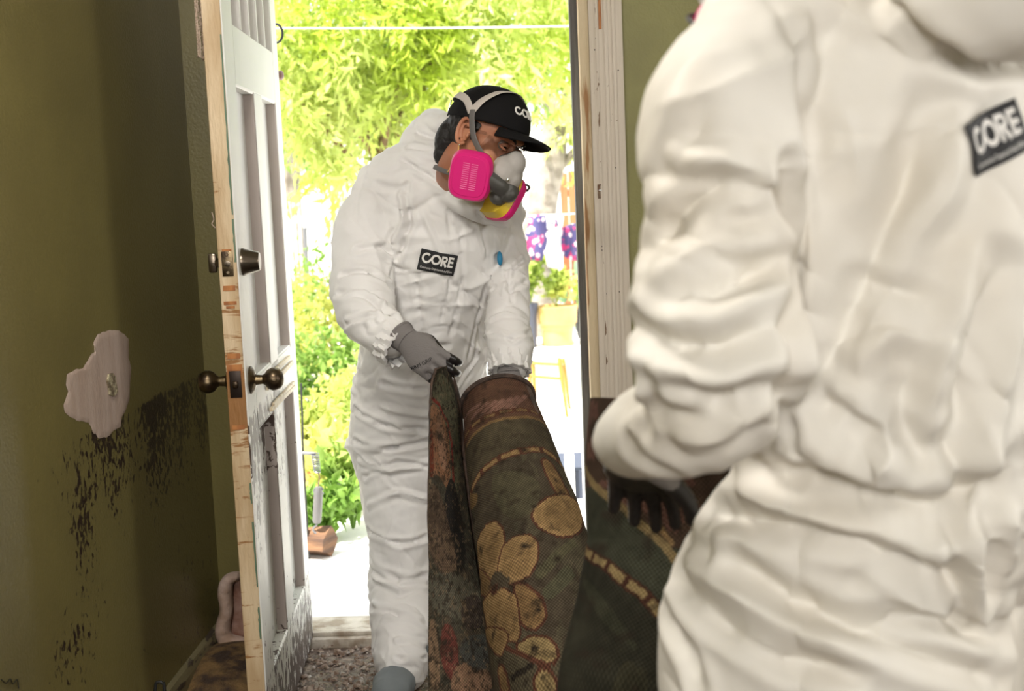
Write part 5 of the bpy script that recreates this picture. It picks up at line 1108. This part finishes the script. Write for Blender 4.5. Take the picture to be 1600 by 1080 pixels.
ax = np.gradient(cx, axis=0); ax /= np.linalg.norm(ax, axis=1)[:, None]; e1 = np.array((1, 0, 0.))-ax*ax[:, :1]; e1 /= np.linalg.norm(e1, axis=1)[:, None]; e2 = np.cross(ax, e1)      # e2 towards camera?
if e2[0][1] > 0: e2 = -e2
ln = np.concatenate([[0], np.cumsum(np.linalg.norm(np.diff(cx, axis=0), axis=1))])
def rollmesh(cx, rr, e1, e2, ln, nu, a0, a1, shrink=0., lump=.006):
    a = np.linspace(a0, a1, nu); v = []; uv = []
    for q in a:
        fr = (q-a0)/(2*pi); R_ = rr-shrink*fr; v.append(cx+(e1*cos(q)+e2*sin(q))*R_[:, None]); uv.append(np.stack([rr.mean()*q+0*ln, ln], 1))
    v = np.concatenate(v); uv = np.concatenate(uv); nrm = v-np.tile(cx, (nu, 1)); nrm /= np.linalg.norm(nrm, axis=1)[:, None]; v = v+nrm*lump*fbm(v*7, 31)[:, None]; return v, uv
v, uv = rollmesh(cx, rr, e1, e2, ln, 300, -.45, pi+.6)
def petal(P, pts, c=TAN): P.poly(pts, c, RUST, .0022)
def paint_roll(P):
    o = lambda *L_: [(560+x/2.077, 560+y/2.077) for x, y in L_]
    P.c[:] = DG; P.mask(fbm(np.stack([P.x*30, P.y*12, P.x*0], 1), 6) > .12, (.10, .085, .052), .7)
    P.above(o((358, 430), (392, 380), (450, 335), (525, 305), (600, 300), (630, 320)), np.array((.078, .062, .038)))
    P.above(o((345, 300), (380, 240), (440, 205), (500, 196), (572, 198)), np.array((.12, .062, .04)))
    for i in range(9): P.line(o((345+i*25, 200-i*6), (395+i*25, 150-i*5)), .012, PK*.75)
    P.line(o((352, 245), (385, 208), (430, 185), (500, 170), (560, 172)), .016, RUST, ext=True); P.line(o((352, 245), (385, 208), (430, 185), (500, 170), (560, 172)), .009, TAN2, (.05, .036), ext=True)
    P.line(o((350, 290), (385, 238), (440, 205), (500, 194), (570, 196)), .010, TAN2, ext=True)
    P.line(o((368, 425), (392, 380), (450, 330), (525, 302), (600, 297), (625, 312)), .022, RUST, ext=True); P.line(o((368, 425), (392, 380), (450, 330), (525, 302), (600, 297), (625, 312)), .013, TAN, (.06, .048), ext=True)
    P.poly(o((590, 322), (620, 330), (650, 375), (690, 455), (700, 485), (650, 450), (610, 385)), TAN2, RUST); P.blob(560+650/2.077, 560+512/2.077, 40, 33, 15, TAN, RUST, .003)
    P.poly(o((350, 450), (385, 430), (388, 470), (360, 500)), TAN2)
    P.poly(o((440, 360), (560, 370), (600, 420), (560, 520), (470, 520), (430, 430)), (.10, .09, .05), None, a=.6)
    P.poly(o((380, 600), (410, 540), (440, 525), (470, 545), (475, 600), (460, 660), (440, 720), (420, 750), (395, 700)), TAN, RUST, .002)
    P.poly(o((470, 600), (520, 570), (580, 578), (588, 640), (560, 710), (500, 735), (450, 730), (450, 670)), TAN, RUST, .002)
    P.poly(o((380, 680), (410, 690), (440, 740), (420, 780), (385, 760)), TAN2, RUST, .002)
    P.poly(o((500, 720), (560, 740), (605, 790), (612, 850), (575, 885), (530, 870), (510, 810)), TAN2, RUST, .003)
    P.poly(o((400, 780), (450, 740), (510, 760), (520, 820), (528, 880), (520, 925), (480, 915), (430, 890), (398, 870)), TAN, RUST, .002)
    P.poly(o((400, 875), (450, 872), (490, 890), (480, 940), (450, 980)), TAN, RUST, .002)
    P.blob(560+458/2.077, 560+722/2.077, 15, 13, 0, DG); P.blob(560+440/2.077, 560+750/2.077, 9, 5, 120, RUST)
    P.poly(o((510, 930), (560, 902), (620, 902), (650, 950), (640, 995), (570, 985), (520, 955)), CRM*.85, RUST, .003)
    P.poly(o((575, 1010), (620, 1000), (650, 1060), (640, 1100), (570, 1100)), CRM*.8, RUST, .003)
    P.poly(o((448, 1000), (470, 990), (490, 1060), (490, 1120), (470, 1120)), TAN2, RUST, .003)
    P.line(o((480, 940), (530, 960), (600, 1000)), .01, RUST); P.line(o((500, 1040), (560, 1000)), .01, DK)
    P.line(o((590, 700), (650, 640), (700, 600)), .02, (.10, .09, .05)); P.line(o((620, 760), (680, 700)), .03, (.09, .085, .05))
sheet_obj('outer_layer', v, uv, 300, nv, paint_roll, RG)
# inner turns of the roll
ni = 150; sv = slice(None, None, 12); cc = cx[sv]; r2 = rr[sv]; E1 = e1[sv]; E2 = e2[sv]; vv = []
aa = np.linspace(-.5, -.5-4.2*pi, ni)
for q in aa: vv.append(cc+(E1*cos(q)+E2*sin(q))*(r2-.012-.010*(abs(q)-.5)/(2*pi)*1.6)[:, None])
nn = len(cc); vv = np.concatenate(vv); o = mk('inner_turns', vv, [(i*nn+j, (i+1)*nn+j, (i+1)*nn+j+1, i*nn+j+1) for i in range(ni-1) for j in range(nn-1)], backm, RG); sm = o.modifiers.new('s', 'SOLIDIFY'); sm.thickness = .008
rim = cx[0]+(np.outer(np.cos(np.linspace(-.4, pi+.5, 60)), e1[0])+np.outer(np.sin(np.linspace(-.4, pi+.5, 60)), e2[0]))*(rr[0]+.001)
MB().loft(rim-ax[0]*.004, .0065, n=8).build('bound_edge', backm, RG)
# outer tail of the rug running down the roll's right side
tl = [at(x, y, Y) for x, y, Y in ((806, 590, 3.38), (824, 606, 3.32), (836, 640, 3.24), (842, 662, 3.20), (852, 700, 3.14))]
MB().loft(tl, [.020, .018, .014, .010, .004], .007, U=(0, 1, 0), n=10, sub=5).build('loose_edge', backm, RG)
# the loose flap standing up on the left, gripped at its tip
LE = [(683, 577, 3.20), (677, 592, 3.20), (672, 640, 3.15), (671, 700, 3.08), (669, 780, 2.98), (669, 870, 2.88), (669, 960, 2.80), (669, 1080, 2.70), (668, 1260, 2.6)]
RE = [(703, 570, 3.25), (712, 612, 3.27), (718, 650, 3.24), (719, 700, 3.20), (729, 780, 3.10), (742, 870, 2.98), (760, 970, 2.86), (788, 1080, 2.74), (830, 1260, 2.62)]
nu2, nv2 = 110, 340; A = np.array([at(*q) for q in LE]); B = np.array([at(*q) for q in RE]); A[-1][2] = B[-1][2] = .012; t = np.linspace(0, len(LE)-1, nv2)
Ai = np.stack([np.interp(t, range(len(LE)), A[:, i]) for i in range(3)], 1); Bi = np.stack([np.interp(t, range(len(LE)), B[:, i]) for i in range(3)], 1)
for q in (Ai, Bi):
    for _ in range(120): q[1:-1] = (q[:-2]+q[2:])/2*.5+q[1:-1]*.5
ln2 = np.concatenate([[0], np.cumsum(np.linalg.norm(np.diff(Ai, axis=0), axis=1))]); v = []; uv = []
for s_ in np.linspace(0, 1, nu2):
    p = Ai*(1-s_)+Bi*s_; bul = sin(pi*s_); p = p+np.array((0, -1, 0.))*(.030*bul)*np.minimum(1, ln2/.2)[:, None]+np.array((0, 1, 0))*.02*fbm(np.stack([ln2*6, ln2*0+s_*2, ln2*0], 1), 44)[:, None]
    v.append(p); uv.append(np.stack([s_*.19+0*ln2, ln2], 1))
v = np.concatenate(v); uv = np.concatenate(uv)
def paint_flap(P):
    o = lambda *L_: [(560+x/2.077, 560+y/2.077) for x, y in L_]
    P.c[:] = np.array((.055, .050, .035)); P.mask(fbm(np.stack([P.x*40, P.y*25, P.x*0], 1), 7) > .1, (.10, .075, .05), .6)
    P.poly(o((230, 40), (300, 60), (325, 200), (330, 450), (300, 480), (285, 300), (245, 140), (230, 150)), (.12, .115, .07))
    P.line(o((240, 130), (262, 150), (290, 210), (303, 280), (308, 400)), .010, (.22, .04, .03))
    P.poly(o((230, 135), (258, 155), (285, 215), (297, 290), (300, 395), (285, 430), (262, 370), (228, 400)), (.26, .13, .07)); P.poly(o((250, 180), (275, 210), (288, 300), (285, 380), (262, 340)), (.34, .19, .12), None, a=.8)
    P.poly(o((228, 230), (243, 230), (246, 380), (228, 390)), (.17, .045, .025))
    P.poly(o((300, 380), (318, 420), (345, 560), (350, 690), (322, 700), (280, 560), (278, 440)), (.02, .018, .016))
    P.poly(o((228, 400), (262, 420), (300, 560), (330, 700), (228, 690)), (.09, .06, .04)); P.poly(o((240, 540), (300, 570), (330, 700), (250, 690)), (.13, .085, .055))
    P.poly(o((228, 690), (340, 700), (395, 760), (400, 830), (370, 860), (300, 840), (228, 820)), (.10, .09, .065)); P.poly(o((330, 780), (400, 760), (410, 870), (340, 890)), (.06, .045, .035))
    P.poly(o((228, 840), (255, 850), (270, 1080), (228, 1080)), (.20, .13, .08)); P.poly(o((270, 850), (320, 880), (330, 1080), (262, 1000)), (.13, .04, .03))
    P.poly(o((300, 1000), (400, 980), (460, 1080), (300, 1110)), (.22, .13, .08)); P.blob(560+385/2.077, 560+950/2.077, 26, 28, 0, (.07, .07, .06))
    m = fbm(np.stack([P.x*130, P.y*130, P.x*0], 1), 9) > .22; P.mask(m, DK, .8)
    m = fbm(np.stack([P.x*160, P.y*160, P.x*0+9], 1), 10) > .36; P.mask(m, (.22, .15, .09), .6)
sheet_obj('loose_flap', v, uv, nu2, nv2, paint_flap, RG, .008)
# second layer behind it, closing the fold against the roll
v2 = []; off_ = [(680, 532, 3.30), (700, 570, 3.30), (716, 620, 3.30), (722, 690, 3.26), (736, 790, 3.14), (752, 900, 3.0), (790, 1080, 2.80), (830, 1260, 2.66)]
C3 = np.array([at(*q) for q in off_]); C3[-1][2] = .012; t3 = np.linspace(0, len(off_)-1, 120); Ci = np.stack([np.interp(t3, range(len(off_)), C3[:, i]) for i in range(3)], 1)
for _ in range(20): Ci[1:-1] = (Ci[:-2]+Ci[2:])/2*.5+Ci[1:-1]*.5
MB().loft(Ci[::4], [.004]+[.012]*(len(Ci[::4])-1), .005, U=(.3, 1, 0), n=8).build('folded_edge', backm, RG)
vv = []
for s_ in np.linspace(0, 1, 14): vv.append(Ci*(1-s_)+(np.stack([np.interp(t3*(len(LE)-1)/(len(off_)-1), range(len(LE)), A[:, i]) for i in range(3)], 1)+(.012, .10, .0))*s_)
nn = len(Ci); o = mk('under_layer', np.concatenate(vv), [(i*nn+j, (i+1)*nn+j, (i+1)*nn+j+1, i*nn+j+1) for i in range(13) for j in range(nn-1)], backm, RG); sm = o.modifiers.new('s', 'SOLIDIFY'); sm.thickness = .006
# the near end of the rug, a thick fold hanging from the other worker's hand
KN = [(1046, 632, 1.98), (1040, 720, 1.96), (1046, 850, 1.92), (1030, 960, 1.88), (1003, 1080, 1.84), (985, 1500, 1.80)]; KR = [126, 128, 130, 134, 140, 150]
kp = np.array([at(*q) for q in KN]); kp[-1][2] = .02; kr = np.array([u(r, q[2]) for r, q in zip(KR, KN)]); nv = 300; t = np.linspace(0, 5, nv)
cx = np.stack([np.interp(t, range(6), kp[:, i]) for i in range(3)], 1); rr = np.interp(t, range(6), kr)
for _ in range(60): cx[1:-1] = (cx[:-2]+cx[2:])/2*.5+cx[1:-1]*.5
ax = np.gradient(cx, axis=0); ax /= np.linalg.norm(ax, axis=1)[:, None]; e1 = np.array((1, 0, 0.))-ax*ax[:, :1]; e1 /= np.linalg.norm(e1, axis=1)[:, None]; e2 = np.cross(ax, e1); e2 = -e2 if e2[0][1] > 0 else e2
ln = np.concatenate([[0], np.cumsum(np.linalg.norm(np.diff(cx, axis=0), axis=1))])
def nearmesh():
    a = np.linspace(-.9, pi+1.1, 240); v = []; uv = []
    for q in a: v.append(cx+(e1*cos(q)+e2*sin(q)*.55)*rr[:, None]); uv.append(np.stack([rr.mean()*q+0*ln, ln], 1))
    v = np.concatenate(v); uv = np.concatenate(uv); v[:, 1] += .012*fbm(v*8, 3); return v, uv
v, uv = nearmesh()
def paint_near(P):
    P.c[:] = np.array((.034, .032, .021)); n_ = fbm(np.stack([P.x*14, P.y*14, P.x*0], 1), 6)
    P.above([(925, 870), (950, 885), (1000, 925), (1036, 962)], (.044, .045, .029)); P.above([(930, 760), (980, 800), (1040, 855)], (.055, .034, .022)); P.mask((fbm(np.stack([P.x*40, P.y*40, P.x*0], 1), 8) > .15) & (P.c[:, 0] > .052) & (P.c[:, 2] < .025), (.11, .055, .04))
    B1 = [(930, 760), (980, 800), (1040, 855)]; B2 = [(925, 870), (950, 885), (1000, 925), (1036, 962)]
    P.line(B1, .013, CRM*.62, ext=True); P.line([(1020, 810), (1050, 850)], .008, TAN*.8)
    P.line(B2, .020, RUST*.6, ext=True); P.line(B2, .012, CRM*.8, (.042, .033), ext=True)
    P.mask((n_ > .25) & (P.c[:, 0] < .04), (.055, .05, .028), .6); P.poly([(905, 900), (925, 910), (1000, 1010), (990, 1020), (930, 960)], (.06, .062, .036), a=.6)
sheet_obj('near_fold', v, uv, 240, nv, paint_near, RG)
# the stretch of rug that joins the near fold to the roll, low down near the floor
jA = np.array([at(876, 1200, 2.62), at(900, 1180, 2.35), at(950, 1160, 2.1), at(985, 1150, 1.92)]); 
MB().loft([(p[0], p[1], .05) for p in jA], .14, .035, U=(1, 0, 0), n=20, sub=4).build('floor_stretch', backm, RG)
